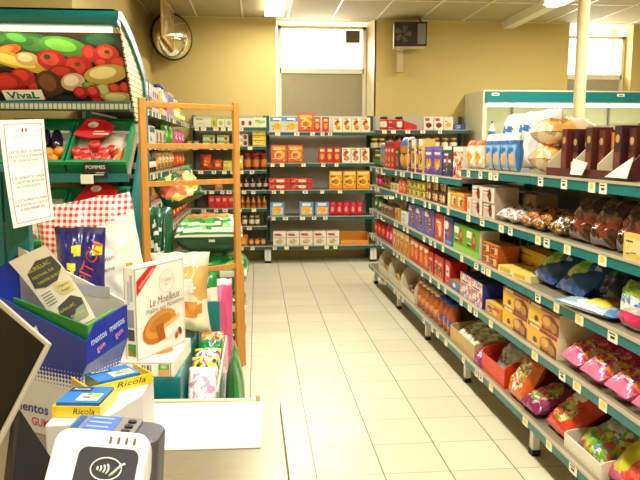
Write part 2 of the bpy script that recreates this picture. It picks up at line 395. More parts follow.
# ------------------------------------------------------------------ shelving
def gondola(name, label, loc, rz, mods, levels, depth, hback, tags=4, seed=1, legs=True, skirt=None, rail=TEAL, group=None, back=BACK):
    """wall shelving; front on y = 0 looking along -y, modules side by side along +x"""
    t = thing(name, label, 'shelving', loc, rz, group); R = random.Random(seed); L = sum(mods); xs = [0]
    for m in mods: xs.append(xs[-1] + m)
    p = MB().box(0, L, depth - .025, depth, .10, hback, back)
    p.build('back_panel', t)
    for i, x in enumerate(xs):
        a, c = (x - .02, x + .02) if 0 < i < len(xs) - 1 else ((x, x + .04) if i == 0 else (x - .04, x))
        bx(a, c, depth - .06, depth - .027, 0, hback, TEAL_D).build('upright', t)
        if legs:
            lg = bx(a, c, .05, .085, .03, levels[0][-1] - .045, WHITE).build('leg', t)
            bx(a - .004, c + .004, .046, .089, 0, .03, FOOT).build('foot', lg)
    for i, m in enumerate(mods):
        zz = levels[min(i, len(levels) - 1)]
        for j, z in enumerate(zz):
            low = j == len(zz) - 1; x0, x1 = xs[i] + .002, xs[i + 1] - .002; s = MB()
            s.box(x0, x1, .0, depth - .062, z - .028, z, STEEL); s.box(x0, x1, -.012, 0, z - .046, z - .006, rail); s.box(x0, x1, -.016, -.012, z - .008, z - .002, LIP); s.box(x0, x1, -.012, 0, z - .006, z + .001, LIP)
            so = s.build('shelf', t)
            x = x0 + R.uniform(.03, .15)
            n = 0
            while x < x1 - .07 and n < tags:
                tw = R.choice((.05, .056, .065)); y = -.0145; q = MB().box(x, x + tw, y, -.0118, z - .049, z - .004, TAGW)
                if R.random() < .4: q.ell(x + tw * .5, z - .026, tw * .3, .012, y - .0008, TAGY)
                else:
                    q.rect(x + tw * .15, x + tw * .8, z - .020, z - .015, y - .0006, INK); q.rect(x + tw * .3, x + tw * .75, z - .036, z - .026, y - .0006, INK)
                q.build('price_label', so); x += tw + R.uniform(.02, .9 * m / max(1, tags)); n += 1
    return t
RS = [1.12, .855, .58, .228]
ROT = -PI / 2 + .0073
gondola('display_shelving', 'long teal-edged aisle shelving with five shelves on white legs facing the wooden ladder', (1.255, 7.45, 0), ROT, [1.25, 1.06, 1.0, 1.065, 1.025, 1.02], [[1.32] + RS] * 3 + [[1.387] + RS] * 3, .47, 1.388, 4, 3, back=mat('#6f6a5c', .6))
gondola('display_shelving', 'teal-edged shelving with five shelves under the recessed window on the back wall', (.13, 8.88, 0), 0, [1.42], [[1.735, 1.332, .98, .632, .239]], .50, 1.962, 5, 5, rail=TEAL_D, back=mat('#d6d0bf', .55))
gondola('display_shelving', 'teal-edged corner shelving with seven shelves behind the wooden ladder on the back wall', (-.86, 8.88, 0), 0, [.985], [[1.795, 1.551, 1.241, .981, .744, .506, .24]], .50, 1.962, 6, 7, rail=TEAL_D, back=mat('#b4ae9c', .55))
gondola('display_shelving', 'teal-edged shelving holding jars below the wall heater on the back wall', (1.555, 8.88, 0), 0, [1.29], [[1.765, 1.50, 1.2, .9, .6, .239]], .50, 1.962, 5, 9, rail=TEAL_D, back=mat('#c4bda8', .55))
gondola('display_shelving', 'shelving along the side wall between produce stand and back corner', (-.86, 5.36, 0), PI / 2, [1.17, 1.17, 1.17], [[1.82, 1.55, 1.31, 1.05, .75, .24]], .46, 1.87, 5, 11, rail=TEAL_D)
RG = lambda Y, s: (1.255 + (7.45 - Y) * .0073 + s, Y, ROT)
BG = lambda X, s: (X, 8.88 + s, 0.)
LG = lambda Y, s: (-.86 - s, Y, PI / 2)
BP = lambda px: .14 + (px - 268) * .01308      # a ruler along the back shelving, 13 mm per step
AI = 'checkout'

# ------------------------------------------------------------------ long aisle shelving, top shelf
z = 1.32; G = 'goods on the top shelf of the aisle shelving'
run(jar(.042, .13, mat('#4c3a20', .2), mat('#3d7a3a'), mat('#e6c530')), [7.08, 7.22, 7.36], RG, z, 'pickle_jar', 'jar', 'jar with yellow lid on the top aisle shelf by the back wall', 'yellow lidded jars', AI)
run(pouch(.17, .25, .08, mat('#7d92a6', .3), (('b', .5, .9, mat('#5d7486')), ('e', 0, -.2, .6, .4, mat('#b08d5a'))), 3), [6.83, 7.0], RG, z, 'coffee_bag', 'bag', 'grey blue pouch on the top aisle shelf between jars and red boxes', 'grey blue pouches', AI)
run(carton(.155, .1, .26, '#c4161c', [('e', .5, .68, .28, .08, '#e9b64a'), ('e', .5, .35, .26, .1, '#f0a030'), ('r', .1, .83, .9, .92, '#8e0c12'), ('e', .5, .14, .2, .05, '#f3d070')]), spread(6.26, 6.74, 3), RG, z, 'biscuit_box', 'box', 'tall red box with gold emblems on the top aisle shelf', 'tall red boxes', AI)
run(carton(.13, .1, .21, '#3d3f4a', [('r', .1, .55, .9, .8, '#27506a'), ('e', .5, .3, .3, .15, '#a0502a')]), [6.16], RG, z, 'tea_box', 'box', 'dark slate box beside the tall red boxes on the top aisle shelf', None, AI)
run(pouch(.185, .29, .09, mat('#b5742e', .35), (('b', .45, .9, mat('#2a6fa5', .3)), ('b', .9, 1, mat('#e5cf90')), ('e', 0, -.35, .7, .4, mat('#d99a4a')), ('b', -.05, .05, mat('#7a3d18'))), 5), spread(5.72, 6.09, 2), RG, z, 'rusk_bag', 'bag', 'brown bag with blue top band on the top aisle shelf', 'brown and blue bags', AI)
run(carton(.12, .1, .26, '#6b2a5c', [('r', .0, 0, .22, 1, '#efe4da'), ('e', .6, .4, .28, .16, '#d9a33c'), ('r', .3, .78, .95, .93, '#a67a2c')]), [5.395, 5.655], RG, z, 'biscuit_box', 'box', 'plum box with white stripe and gold biscuit on the top aisle shelf', 'plum striped boxes', AI)
run(carton(.12, .1, .265, '#d8b867', [('e', .5, .42, .34, .17, '#8a4a1c'), ('r', 0, .8, 1, 1, '#f4ecd8'), ('r', 0, 0, 1, .1, '#6b2a5c')]), [5.265, 5.525], RG, z, 'biscuit_box', 'box', 'gold box with white top among plum boxes on the top aisle shelf', 'gold and white boxes', AI)
PURP = [('r', 0, .86, 1, 1, '#6c62b4'), ('t', .5, .75, .13, 'PRINCE', '#e6e0f4', .7), ('e', .33, .42, .16, .14, '#d39b2e', .5), ('e', .67, .42, .16, .14, '#d39b2e', -.5), ('e', .5, .28, .2, .13, '#e0b040', .2), ('r', 0, 0, 1, .12, '#3c3f9a')]
PURP[1] = ('r', .2, .70, .8, .80, '#e6e0f4')
run(carton(.235, .12, .205, '#5a4a9c', PURP, side='#3432a0'), spread(4.66, 5.15, 2), RG, z, 'cookie_box', 'box', 'purple box picturing golden cookies on the top aisle shelf', 'purple cookie boxes', AI)
run(carton(.21, .12, .205, '#2b4652', [('e', .5, .52, .16, .13, '#c92a30'), ('r', .1, .46, .9, .56, '#dfe6df'), ('e', .5, .51, .12, .12, '#d23038'), ('r', 0, 0, 1, .2, '#23306e'), ('r', 0, .88, 1, 1, '#cfd8c4')]), [4.535], RG, z, 'biscuit_box', 'box', 'dark teal box with red disc beside purple cookie boxes on the top aisle shelf', None, AI)
run(carton(.195, .12, .2, '#d8481e', [('s', 0, 0, 1, .85, ('#e04a1c', '#f0efe8', '#c8301a', '#ee8a30'), 22), ('r', 0, .85, 1, 1, '#f2e6d8')], side='#e8e0d8'), [4.31], RG, z, 'biscuit_box', 'box', 'orange red and white box at the raised step of the top aisle shelf', None, AI)
z = 1.387
run(pouch(.135, .17, .06, mat('#f0e3d0', .3), (('b', .6, 1, mat('#e4662a')), ('e', 0, -.2, .6, .5, mat('#e09a2c')), ('b', -1, -.8, mat('#f5f0e6'))), 7), [3.95, 4.09], RG, z, 'biscuit_bag', 'bag', 'white and orange biscuit bag on the raised top aisle shelf', 'white and orange bags', AI)
BLU = mat('#2f78c8', .3, coat=.3); SKY = mat('#8fb9dc', .3, coat=.3); WH = mat('#f2efe9', .35, coat=.2)
run(pouch(.12, .2, .06, SKY, (('b', .6, 1, WH), ('b', .35, .6, BLU), ('e', 0, .1, .6, .14, BLU), ('e', 0, -.35, .75, .35, mat('#d9b489')), ('s', .8, 1, BLU), ('b', -1, -.85, WH)), 8, texts=(('MILCO', 0, .68, .03, WH, .1, 0),)[:0]), spread(3.36, 3.84, 4), RG, z, 'bread_bag', 'bag', 'blue and white biscuit bag on the raised top aisle shelf', 'blue and white bags', AI)
run(pouch(.24, .33, .14, WH, (('e', -.4, .35, .22, .16, BLU), ('e', .35, .42, .35, .12, BLU), ('e', .1, .1, .2, .1, SKY), ('e', -.3, -.3, .3, .2, mat('#e0dcd4'))), 9, crease=.12), [3.62, 3.88, 4.14], RG, z, 'bread_bag', 'bag', 'white bread bag with blue marks behind the blue biscuit bags', 'white bread bags', AI, back=.25)
CRO = speckle(('#c98a3a', '#e3b368', '#b87328', '#f0dcb8', '#d9a050'), 14, .35, .3, True)
run(pouch(.28, .24, .12, CRO, (('e', -.3, -.45, .35, .3, mat('#efe4d4', .3)), ('b', .8, 1, mat('#eadfca', .3)), ('e', .4, -.4, .3, .35, mat('#b06a24', .35))), 10, lean=PI / 2, squash=7., crease=.03), [3.17], RG, z, 'croissant_bag', 'bag', 'see-through bag of croissants lying beside the blue bags', 'croissant bags', AI, levels=(0, .126), back=.06)
run(pouch(.14, .19, .07, mat('#ead9a0', .25, coat=.4), (('e', 0, -.1, .5, .4, mat('#f2e8c8', .3)), ('b', .8, 1, mat('#f6efda', .3))), 12, crease=.06), [3.01], RG, z, 'biscuit_bag', 'bag', 'pale yellow cellophane bag between croissants and brown display boxes', None, AI, back=.12)
# three open brown display boxes with chocolate bars
BRN = mat('#4a1c16', .45); BRN2 = mat('#5a2218', .45); PALE = mat('#cfc1a0', .5)
def display_box(w, d, h, lip, cut):
    r = bpy.data.objects.new('display_box', None); C.objects.link(r); t = .006
    bx(-w / 2, w / 2, 0, d, 0, t, BRN).build('bottom', r); bx(-w / 2, w / 2, 0, t, t, lip, BRN2).build('front_lip', r); bx(-w / 2, w / 2, d - t, d, t, h, BRN).build('rear_wall', r)
    for x in (-w / 2, w / 2 - t):
        q = MB(); prof = [(t, t), (d - t, t), (d - t, h), (d * .62, h), (t, lip + (h - lip) * cut)]
        q.add([(x, a, c) for a, c in prof] + [(x + t, a, c) for a, c in prof], [(0, 1, 2, 3, 4), (9, 8, 7, 6, 5)] + [(i, 5 + i, 5 + (i + 1) % 5, (i + 1) % 5) for i in range(5)], BRN if x > 0 else PALE); q.build('side_wall', r)
    return r
db = display_box(.225, .3, .225, .035, .12); ys = [2.885, 2.66, 2.435]
for i, Y in enumerate(ys):
    c = db if i == 0 else dup(db); x, y, r = RG(Y, .03); c.location = (x, y, z); c.rotation_euler[2] = r
    tag(c, 'open dark brown cardboard display box on the raised top aisle shelf' + nth(2 - i, 3, AI), 'box', 'brown display boxes')
BARS = [('#e0812a', 'orange'), ('#5a221c', 'red brown'), ('#35121c', 'dark plum'), ('#4a2012', 'chestnut')]
k = 0
for i, Y in enumerate(ys):
    for j, bi in enumerate(((1, 2, 3), (3, 1, 0), (2, 3, 1))[i]):
        col, nm = BARS[bi]
        q = carton(.05, .09, .2 - .012 * j, col, [('r', .1, .1, .9, .5, '#7a3020' if nm != 'orange' else '#f0b060'), ('e', .5, .75, .3, .08, '#c8a05a')], top=col)
        o = q.build('chocolate_bar'); x, y, r = RG(Y + .07 - .065 * j, .09 + .02 * j); o.location = (x, y, z + .0062); o.rotation_euler[2] = r
        tag(o, '%s chocolate pack standing in the brown display box%s' % (nm, nth(2 - i, 3, AI)), 'chocolate', 'chocolate packs in the display boxes')
b = MB(); b.slab([(-.06, .0, .01), (.04, .0, .01), (.06, .012, .06), (-.06, .012, .075)], .003, WHITE)
o = b.build('price_card'); x, y, r = RG(2.66, .012); o.location = (x, y, z + .002); o.rotation_euler[2] = r; tag(o, 'white slanted card tucked into the middle brown display box', 'card')
b = MB(); b.slab([(-.08, .0, .01), (.07, .0, .01), (.085, .012, .085), (.02, .012, .06)], .003, WHITE)
o = b.build('price_card'); x, y, r = RG(2.36, .012); o.location = (x, y, z + .002); o.rotation_euler[2] = r; tag(o, 'white slanted card before the brown display box nearest the checkout', 'card')
b = pouch(.22, .19, .05, mat('#31131f', .35, coat=.4), (('d', -.15, .1, 1.6, mat('#efe7dc')), ('e', .35, .45, .28, .16, mat('#b5402c')), ('e', .4, .1, .26, .18, mat('#7cc043'))), 14, lean=.15)
run(b, [2.21], RG, z, 'chocolate_bag', 'bag', 'dark plum chocolate bag with green patch at the end of the display boxes', None, AI, back=.06)

# second shelf
z = 1.12
run(pouch(.16, .12, .07, mat('#d0306a', .3), (('e', 0, 0, .6, .4, mat('#f08cb0')),), 15), spread(6.92, 7.3, 2), RG, z, 'candy_bag', 'bag', 'pink bag on the second aisle shelf near the back wall', 'pink bags second shelf', AI)
run(pouch(.15, .12, .07, mat('#a8742a', .3), (('e', 0, 0, .6, .5, mat('#5a2c14')),), 16), spread(6.58, 6.9, 2), RG, z, 'nut_bag', 'bag', 'gold brown bag beside the pink bags on the second aisle shelf', 'gold brown bags', AI)
run(carton(.16, .14, .07, '#e3d9a8', [('e', .5, .5, .3, .3, '#d6a238'), ('r', 0, 0, 1, .2, '#f4f0e0')]), spread(6.08, 6.42, 2), RG, z, 'sweets_box', 'box', 'low pale yellow box on the second aisle shelf', 'low pale yellow boxes', AI)
run(carton(.15, .12, .115, '#d93a1c', [('r', .12, .5, .55, .85, '#f0a080'), ('e', .6, .35, .25, .2, '#f2b03a')]), spread(5.76, 6.06, 2), RG, z, 'biscuit_box', 'box', 'orange red box between pale and olive boxes on the second aisle shelf', 'orange red boxes second shelf', AI)
run(carton(.155, .14, .066, '#b8ab2e', [('e', .35, .5, .2, .36, '#7a4a18'), ('e', .7, .5, .18, .34, '#e6d870'), ('r', 0, .85, 1, 1, '#8c8420')]), spread(5.11, 5.75, 4), RG, z, 'biscuit_box', 'box', 'olive yellow flat box on the second aisle shelf', 'olive yellow flat boxes', AI, levels=(0, .0665))
run(carton(.185, .14, .079, '#33201a', [('e', .35, .5, .18, .38, '#c98a3a'), ('e', .68, .5, .16, .34, '#e8cf9a'), ('r', 0, .86, 1, 1, '#5a3d1e')]), spread(4.53, 5.1, 3), RG, z, 'chocolate_box', 'box', 'dark brown chocolate box on the second aisle shelf', 'dark chocolate boxes', AI, levels=(0, .0795))
run(carton(.065, .12, .13, '#e8d67a', [('r', .2, .1, .8, .9, '#f5ecc0')]), [4.485], RG, z, 'biscuit_box', 'box', 'slim pale yellow upright box beside dark chocolate boxes', None, AI)
run(carton(.15, .12, .11, '#e08a24', [('e', .5, .45, .35, .3, '#f4d38a'), ('r', 0, .8, 1, 1, '#f0b94c'), ('e', .6, .4, .15, .2, '#8a3c14')]), spread(4.14, 4.44, 2), RG, z, 'biscuit_box', 'box', 'orange biscuit box on the second aisle shelf', 'orange biscuit boxes', AI)
run(carton(.1, .12, .088, '#efe6dc', [('r', 0, 0, .45, 1, '#d8301e'), ('e', .7, .5, .2, .3, '#e0a050')]), [4.065], RG, z, 'biscuit_box', 'box', 'small red and white box before the pinkish chocolate boxes', None, AI)
run(carton(.185, .14, .085, '#d8c3b4', [('e', .6, .48, .13, .42, '#5a2a1a', .3), ('r', .05, .6, .4, .9, '#f2e8e0'), ('r', .8, 0, 1, 1, '#eadfd6')], side='#c9b09e', top='#e6d8ca'), spread(3.6, 3.99, 2), RG, z, 'chocolate_box', 'box', 'pinkish beige chocolate box on the second aisle shelf', 'pinkish chocolate boxes', AI, levels=(0, .0855))
run(carton(.19, .12, .14, '#b89e84', [('r', .08, .3, .55, .85, '#d8c6b2'), ('e', .6, .5, .14, .22, '#7c4a30')], top='#cbb59c'), spread(3.47, 3.86, 2), RG, z, 'chocolate_box', 'box', 'beige chocolate box standing behind wrapped sweets on the second aisle shelf', 'beige chocolate boxes', AI, back=.19)
run(pouch(.14, .17, .06, speckle(('#e8e0dc', '#7a4634', '#c9b3a6', '#3d1c18', '#f2eee8'), 55), (), 17, lean=PI / 2 - .25), spread(3.3, 3.58, 2), RG, z, 'sweets_bag', 'bag', 'small bag of silver and brown wrapped sweets on the second aisle shelf', 'silver brown sweets bags', AI)
run(pouch(.15, .19, .07, speckle(('#4a2414', '#b06a24', '#2a120e', '#d8994a'), 38), (('b', .85, 1, mat('#7a4a20')),), 18, lean=PI / 2 - .3), spread(2.98, 3.28, 2), RG, z, 'chocolate_bag', 'bag', 'brown and orange bag of wrapped chocolates on the second aisle shelf', 'brown orange chocolate bags', AI)
run(pouch(.16, .2, .08, speckle(('#1c1014', '#c08a30', '#2a1a1c', '#e0b860', '#1a0e10'), 30), (('b', .85, 1, mat('#2a1a16')),), 19, lean=PI / 2 - .35), [2.86], RG, z, 'chocolate_bag', 'bag', 'black and gold bag of chocolates next to dark red bags', None, AI)
SHR = speckle(('#3a0d10', '#220709', '#5a1812', '#1a0607', '#6c2418'), 20, .15, 1., True)
run(pouch(.185, .2, .11, SHR, (('b', .55, 1, mat('#3c1c12', .2, coat=.8)), ('e', .1, -.1, .35, .2, mat('#3a0e0d', .2, coat=.9))), 20, lean=.45, crease=.14), spread(2.02, 2.78, 4), RG, z, 'chocolate_bag', 'bag', 'shiny dark red chocolate bag leaning on the second aisle shelf', 'shiny dark red bags', AI)
run(carton(.12, .02, .09, '#e6c468', [('r', .1, .2, .9, .8, '#f2dc96')]), [2.21], RG, z, 'price_card', 'card', 'yellow card standing before the dark red chocolate bags', None, AI, back=.0)

# third shelf
z = .855
run(pouch(.17, .14, .08, mat('#2e7a2c', .35), (('e', 0, .1, .5, .4, mat('#c8d8b0')), ('b', .7, 1, mat('#1e5a20'))), 21), spread(6.92, 7.35, 2), RG, z, 'salad_bag', 'bag', 'green bag on the third aisle shelf near the back wall', 'green bags third shelf', AI)
run(carton(.19, .14, .1, '#7a5a38', [('e', .5, .5, .3, .3, '#3a2818'), ('r', 0, .8, 1, 1, '#b89a68')]), spread(6.3, 6.9, 3), RG, z, 'biscuit_box', 'box', 'brown box on the third aisle shelf beside green bags', 'brown boxes third shelf', AI)
run(carton(.14, .12, .11, '#c89a3c', [('e', .5, .5, .3, .3, '#8a5a20')]), [6.12], RG, z, 'biscuit_box', 'box', 'golden box between brown and white boxes on the third aisle shelf', None, AI)
run(carton(.22, .12, .105, '#efe9dc', [('r', .1, .2, .5, .5, '#d8cfc0')]), [5.83], RG, z, 'biscuit_box', 'box', 'plain white box beside purple boxes on the third aisle shelf', None, AI)
run(carton(.27, .12, .195, '#6a63b0', [('e', .55, .5, .2, .34, '#7a3c24'), ('e', .52, .62, .1, .1, '#c98a5a'), ('r', .04, .72, .35, .92, '#cfd0f0'), ('r', 0, 0, 1, .1, '#4a4aa0')], top='#8d88c8'), spread(4.83, 5.67, 3), RG, z, 'cereal_box', 'box', 'lilac box with brown picture on the third aisle shelf', 'lilac boxes', AI)
run(carton(.2, .12, .19, '#d8401e', [('e', .6, .45, .2, .3, '#f2d0b0'), ('e', .35, .65, .2, .16, '#f08a3c'), ('r', 0, 0, 1, .12, '#a02414')]), [4.71], RG, z, 'cereal_box', 'box', 'red orange box between lilac and blue boxes on the third aisle shelf', None, AI)
run(carton(.2, .12, .19, '#2f56b0', [('e', .6, .5, .2, .34, '#a0502a'), ('e', .3, .7, .22, .16, '#e8ecf4'), ('r', 0, 0, .12, 1, '#e6e0d0'), ('r', .1, .05, .9, .16, '#7a9ad8')]), [4.48], RG, z, 'cereal_box', 'box', 'blue box between red and green boxes on the third aisle shelf', None, AI)
run(carton(.255, .12, .172, '#5fae2c', [('e', .6, .55, .13, .32, '#a8482a'), ('e', .6, .6, .08, .14, '#d88a50'), ('r', .06, .62, .42, .86, '#eef4d8'), ('r', 0, 0, 1, .22, '#8cd04a'), ('r', .1, .3, .45, .4, '#2c7a1c')], top='#4c9a24', side='#eceadc'), spread(3.82, 4.36, 2), RG, z, 'cereal_box', 'box', 'bright green box with brown picture on the third aisle shelf', 'bright green boxes', AI)
run(bottle(.035, .17, mat('#1d3a1e', .15), mat('#c8cfc0'), mat('#2c2c2c')), [3.66, 3.78, 3.9, 4.02], RG, z, 'oil_bottle', 'bottle', 'dark green bottle behind the bright green boxes', 'dark green bottles', AI, back=.24)
run(carton(.13, .12, .06, '#b8541c', [('e', .4, .5, .25, .35, '#6a2c10'), ('r', .6, .2, .95, .8, '#f0c070')], top='#e09030'), spread(3.53, 3.8, 2), RG, z, 'biscuit_box', 'box', 'low orange brown box on the third aisle shelf', 'low orange brown boxes', AI, levels=(0, .0605))
run(carton(.17, .13, .035, '#f0e2a0', [('r', .1, .2, .7, .8, '#e0b830')], top='#f0d860'), [3.2, 3.39], RG, z, 'biscuit_box', 'box', 'flat white and yellow packet in front of the yellow box', 'flat yellow packets', AI, rot=.15)
run(carton(.36, .1, .115, '#d8a82c', [('r', .05, .5, .95, .9, '#e8c450'), ('r', .1, .15, .6, .4, '#b87a1c')], top='#e6c24c'), [3.42], RG, z, 'biscuit_box', 'box', 'long yellow box set back on the third aisle shelf', None, AI, back=.16)
BG2 = speckle(('#1d56a8', '#2c78c8', '#8cd03a', '#123a80', '#2a5aa8', '#cfe6f0'), 12, .22, .8)
run(pouch(.25, .27, .12, mat('#1c50a0', .22, coat=.8), (('e', -.25, -.25, .6, .4, speckle(('#8ad832', '#b0e83a', '#6ac028', '#d8f090'), 9, .22, .8)), ('e', .0, .2, .85, .5, BG2), ('b', .75, 1, mat('#1c4f98', .2, coat=.8))), 23, lean=1.0, crease=.12), spread(2.66, 3.2, 2), RG, z, 'candy_bag', 'bag', 'glossy blue and lime candy bag leaning back on the third aisle shelf', 'blue and lime bags', AI, back=.05)
run(pouch(.2, .25, .12, mat('#14224a', .22, coat=.8), (('e', 0, .1, .5, .35, mat('#1e6a4a', .22, coat=.8)), ('b', .7, 1, mat('#0e1730'))), 24, lean=.9, crease=.14), spread(2.3, 2.74, 2), RG, z, 'candy_bag', 'bag', 'dark navy candy bag behind the yellow packet on the third aisle shelf', 'dark navy bags', AI, back=.12)
run(pouch(.13, .34, .035, mat('#b9cfe0', .25, coat=.6), (('e', 0, 0, .8, .5, mat('#dfeaf0')), ('b', .7, 1, mat('#5a8ac0')), ('b', -1, -.75, mat('#6a9ac8'))), 25, lean=PI / 2), [2.69], RG, z, 'candy_bag', 'bag', 'flat white and pale blue packet lying on the third aisle shelf', None, AI, back=.0, rot=-1.35)
run(pouch(.15, .2, .05, mat('#d8c81e', .3, coat=.5), (('e', 0, 0, .7, .35, mat('#b8602a')), ('e', .1, .5, .6, .2, mat('#3a6a28')), ('b', -1, -.7, mat('#e8dc60'))), 26, lean=PI / 2), [2.49], RG, z, 'candy_bag', 'bag', 'flat yellow and green packet lying on the third aisle shelf', None, AI, back=.01, rot=.3)
run(pouch(.17, .17, .1, mat('#c8d4e0', .25, coat=.6), (('b', .45, 1, speckle(('#9ac83a', '#c8dc60', '#6aa028'), 20)), ('b', .05, .45, speckle(('#3a78c0', '#e6ecf2', '#7aa8d8'), 26)), ('b', -.85, -.2, mat('#e0306a', .25, coat=.6)), ('e', 0, -.05, .7, .2, WH)), 27, lean=.1), [2.26], RG, z, 'candy_bag', 'bag', 'standing candy bag in green, blue and pink on the third aisle shelf', None, AI, back=.0)

# fourth shelf
z = .58
run(pouch(.19, .17, .08, mat('#cf2a2a', .3), (('e', 0, 0, .6, .4, mat('#e87a3a')), ('b', .7, 1, mat('#a01c3a'))), 28), spread(6.72, 7.32, 3), RG, z, 'candy_bag', 'bag', 'red bag on the fourth aisle shelf near the back wall', 'red bags fourth shelf', AI)
run(pouch(.16, .19, .08, mat('#d8306a', .3), (('e', 0, -.1, .5, .4, mat('#f4a0b8')),), 29), spread(6.34, 6.68, 2), RG, z, 'candy_bag', 'bag', 'pink bag on the fourth aisle shelf between red and amber packs', 'pink bags fourth shelf', AI)
run(carton(.16, .12, .19, '#d88a2a', [('e', .5, .4, .32, .28, '#a8481a'), ('r', 0, .75, 1, 1, '#ecd28a'), ('e', .5, .45, .16, .16, '#f2c860')], top='#e8c070'), spread(5.62, 6.3, 4), RG, z, 'biscuit_box', 'box', 'amber and gold upright box on the fourth aisle shelf', 'amber gold boxes', AI)
run(carton(.145, .12, .185, '#d83c18', [('e', .5, .42, .3, .26, '#f0983c'), ('r', .1, .76, .9, .9, '#f6d8a0'), ('r', 0, 0, 1, .12, '#a82010')], top='#c8341a'), spread(4.96, 5.58, 4), RG, z, 'biscuit_box', 'box', 'orange red upright box on the fourth aisle shelf', 'orange red boxes fourth shelf', AI)
run(carton(.122, .12, .165, '#b81e20', [('e', .5, .4, .3, .22, '#7a1214'), ('e', .5, .68, .3, .1, '#e88a5a'), ('r', 0, 0, 1, .1, '#e0a060')], top='#a01a1c'), spread(4.56, 4.95, 3), RG, z, 'biscuit_box', 'box', 'dark red upright box on the fourth aisle shelf', 'dark red boxes', AI)
run(carton(.125, .12, .165, '#c8221e', [('r', .25, .35, .8, .75, '#f2ece4'), ('r', .35, .5, .7, .6, '#4a6a9a')], side='#b01c1a', top='#d02a24'), [4.475], RG, z, 'biscuit_box', 'box', 'red box with a white square label at the end of dark red boxes', None, AI)
run(carton(.22, .12, .055, '#3c6aa8', [('e', .4, .5, .15, .3, '#e8e4dc'), ('r', 0, 0, 1, .2, '#24508a')], top='#b87a34'), [4.29], RG, z, 'sweets_box', 'box', 'low blue tray box beside the red labelled box', None, AI)
run(carton(.2, .1, .13, '#9a6a34', [('r', .1, .2, .8, .7, '#b88a4c')], top='#b08048'), [4.33], RG, z, 'biscuit_box', 'box', 'brown cardboard box set back behind the low blue tray', None, AI, back=.16)
run(carton(.215, .16, .145, '#d8d0d0', [('s', 0, 0, 1, 1, ('#e8e2e4', '#3c5ac0', '#d84a3a', '#f0c840', '#e8e8f0', '#8a4ab0'), 28), ('r', .1, .6, .9, .75, '#f4f0ec'), ('r', .2, .64, .8, .71, '#d03028')], side='#2434a8', top='#2a3a6a'), spread(3.74, 4.18, 2), RG, z, 'sweets_box', 'box', 'multicoloured sweets box with blue side on the fourth aisle shelf', 'multicoloured sweets boxes', AI)
run(carton(.24, .12, .065, '#d89a24', [('e', .3, .5, .14, .34, '#8a4a14'), ('r', .5, .55, .95, .85, '#c83a1c'), ('e', .65, .35, .12, .25, '#f2d060')], top='#e8b840'), [3.585], RG, z, 'biscuit_box', 'box', 'small flat amber box before the yellow biscuit boxes', None, AI)
YB = [('r', 0, .82, 1, 1, '#8e1a14'), ('r', .08, .84, .42, .97, '#f4e0a0'), ('p', [(.45, 0), (1, 0), (1, .5), (.8, .8), (.55, .7)], '#7a2a14'), ('e', .62, .42, .17, .3, '#b8741c'), ('e', .62, .45, .12, .2, '#e0aa44'), ('e', .28, .3, .07, .16, '#5a2c10'), ('r', .05, .08, .4, .18, '#f6e7a8'), ('e', .85, .3, .1, .22, '#b87a24')]
run(carton(.325, .17, .1, '#f4b80a', YB, side='#e9dcc0', top='#e6a414', detail=False), spread(2.76, 3.44, 2), RG, z, 'biscuit_box', 'box', 'bright yellow biscuit box stacked on the fourth aisle shelf', 'yellow biscuit boxes', AI, levels=(0, .101))
JEL = speckle(('#f0c020', '#e8489a', '#6a3a9a', '#f08a2a', '#e8e040', '#d83a8a', '#f6d8e8'), 22, .22, .7)
run(pouch(.165, .3, .1, mat('#d82a6c', .22, coat=.7), (('b', -.75, .05, JEL), ('b', -1, -.75, mat('#f07aa8', .22, coat=.7)), ('b', .75, 1, mat('#b81c54'))), 31, lean=1.28, crease=.05), spread(2.0, 2.74, 4), RG, z, 'candy_bag', 'bag', 'pink bag of colourful jelly sweets lying on the fourth aisle shelf', 'pink jelly bags', AI, back=.0)

# bottom shelf
z = .228
def cut_box(w, d, h, lip, m, name='display_carton'):
    r = bpy.data.objects.new(name, None); C.objects.link(r); t = .006
    bx(-w / 2, w / 2, 0, d, 0, t, m).build('bottom', r); bx(-w / 2 + t, w / 2 - t, 0, t, t, lip, m).build('front_lip', r); bx(-w / 2 + t, w / 2 - t, d - t, d, t, h, m).build('rear_wall', r)
    for x in (-w / 2, w / 2 - t):
        prof = [(0, t), (d, t), (d, h), (d * .45, h)] + [(d * .45 * (1 - math.sin(a)), h - (h - lip) * (1 - math.cos(a))) for a in (PI / 8, PI / 4, 3 * PI / 8, PI / 2)]
        n = len(prof); q = MB(); q.add([(x, a, c) for a, c in prof] + [(x + t, a, c) for a, c in prof], [tuple(range(n)), tuple(range(2 * n - 1, n - 1, -1))] + [(i, n + i, n + (i + 1) % n, (i + 1) % n) for i in range(n)], m); q.build('side_wall', r)
    return r
CARD = mat('#d8ccae', .6); TAN = mat('#c9a873', .6)
cb = run(cut_box(.5, .34, .25, .07, CARD), [5.66, 6.2, 6.76], RG, z, 'display_carton', 'carton', 'white open carton with curved cut sides on the bottom aisle shelf', 'white open cartons', AI, jit=0)
SNK = speckle(('#b8741c', '#e0b040', '#7a3c14', '#d89a30', '#f0d890'), 22)
SNK2 = speckle(('#6a3418', '#c08a4a', '#8a2c1c', '#e0c8a0', '#4a2010'), 22)
for Y, m_, nm in ((6.76, SNK, 'yellow'), (6.2, SNK, 'amber'), (5.66, SNK2, 'brown')):
    run(pouch(.2, .2, .1, m_, (('b', .8, 1, mat('#c8a050')),), 33 + int(Y), lean=.9), [Y - .11, Y + .11], RG, z + .0062, 'snack_bag', 'bag', '%s snack bag lying in a white open carton on the bottom shelf' % nm, '%s snack bags' % nm, AI, back=.06)
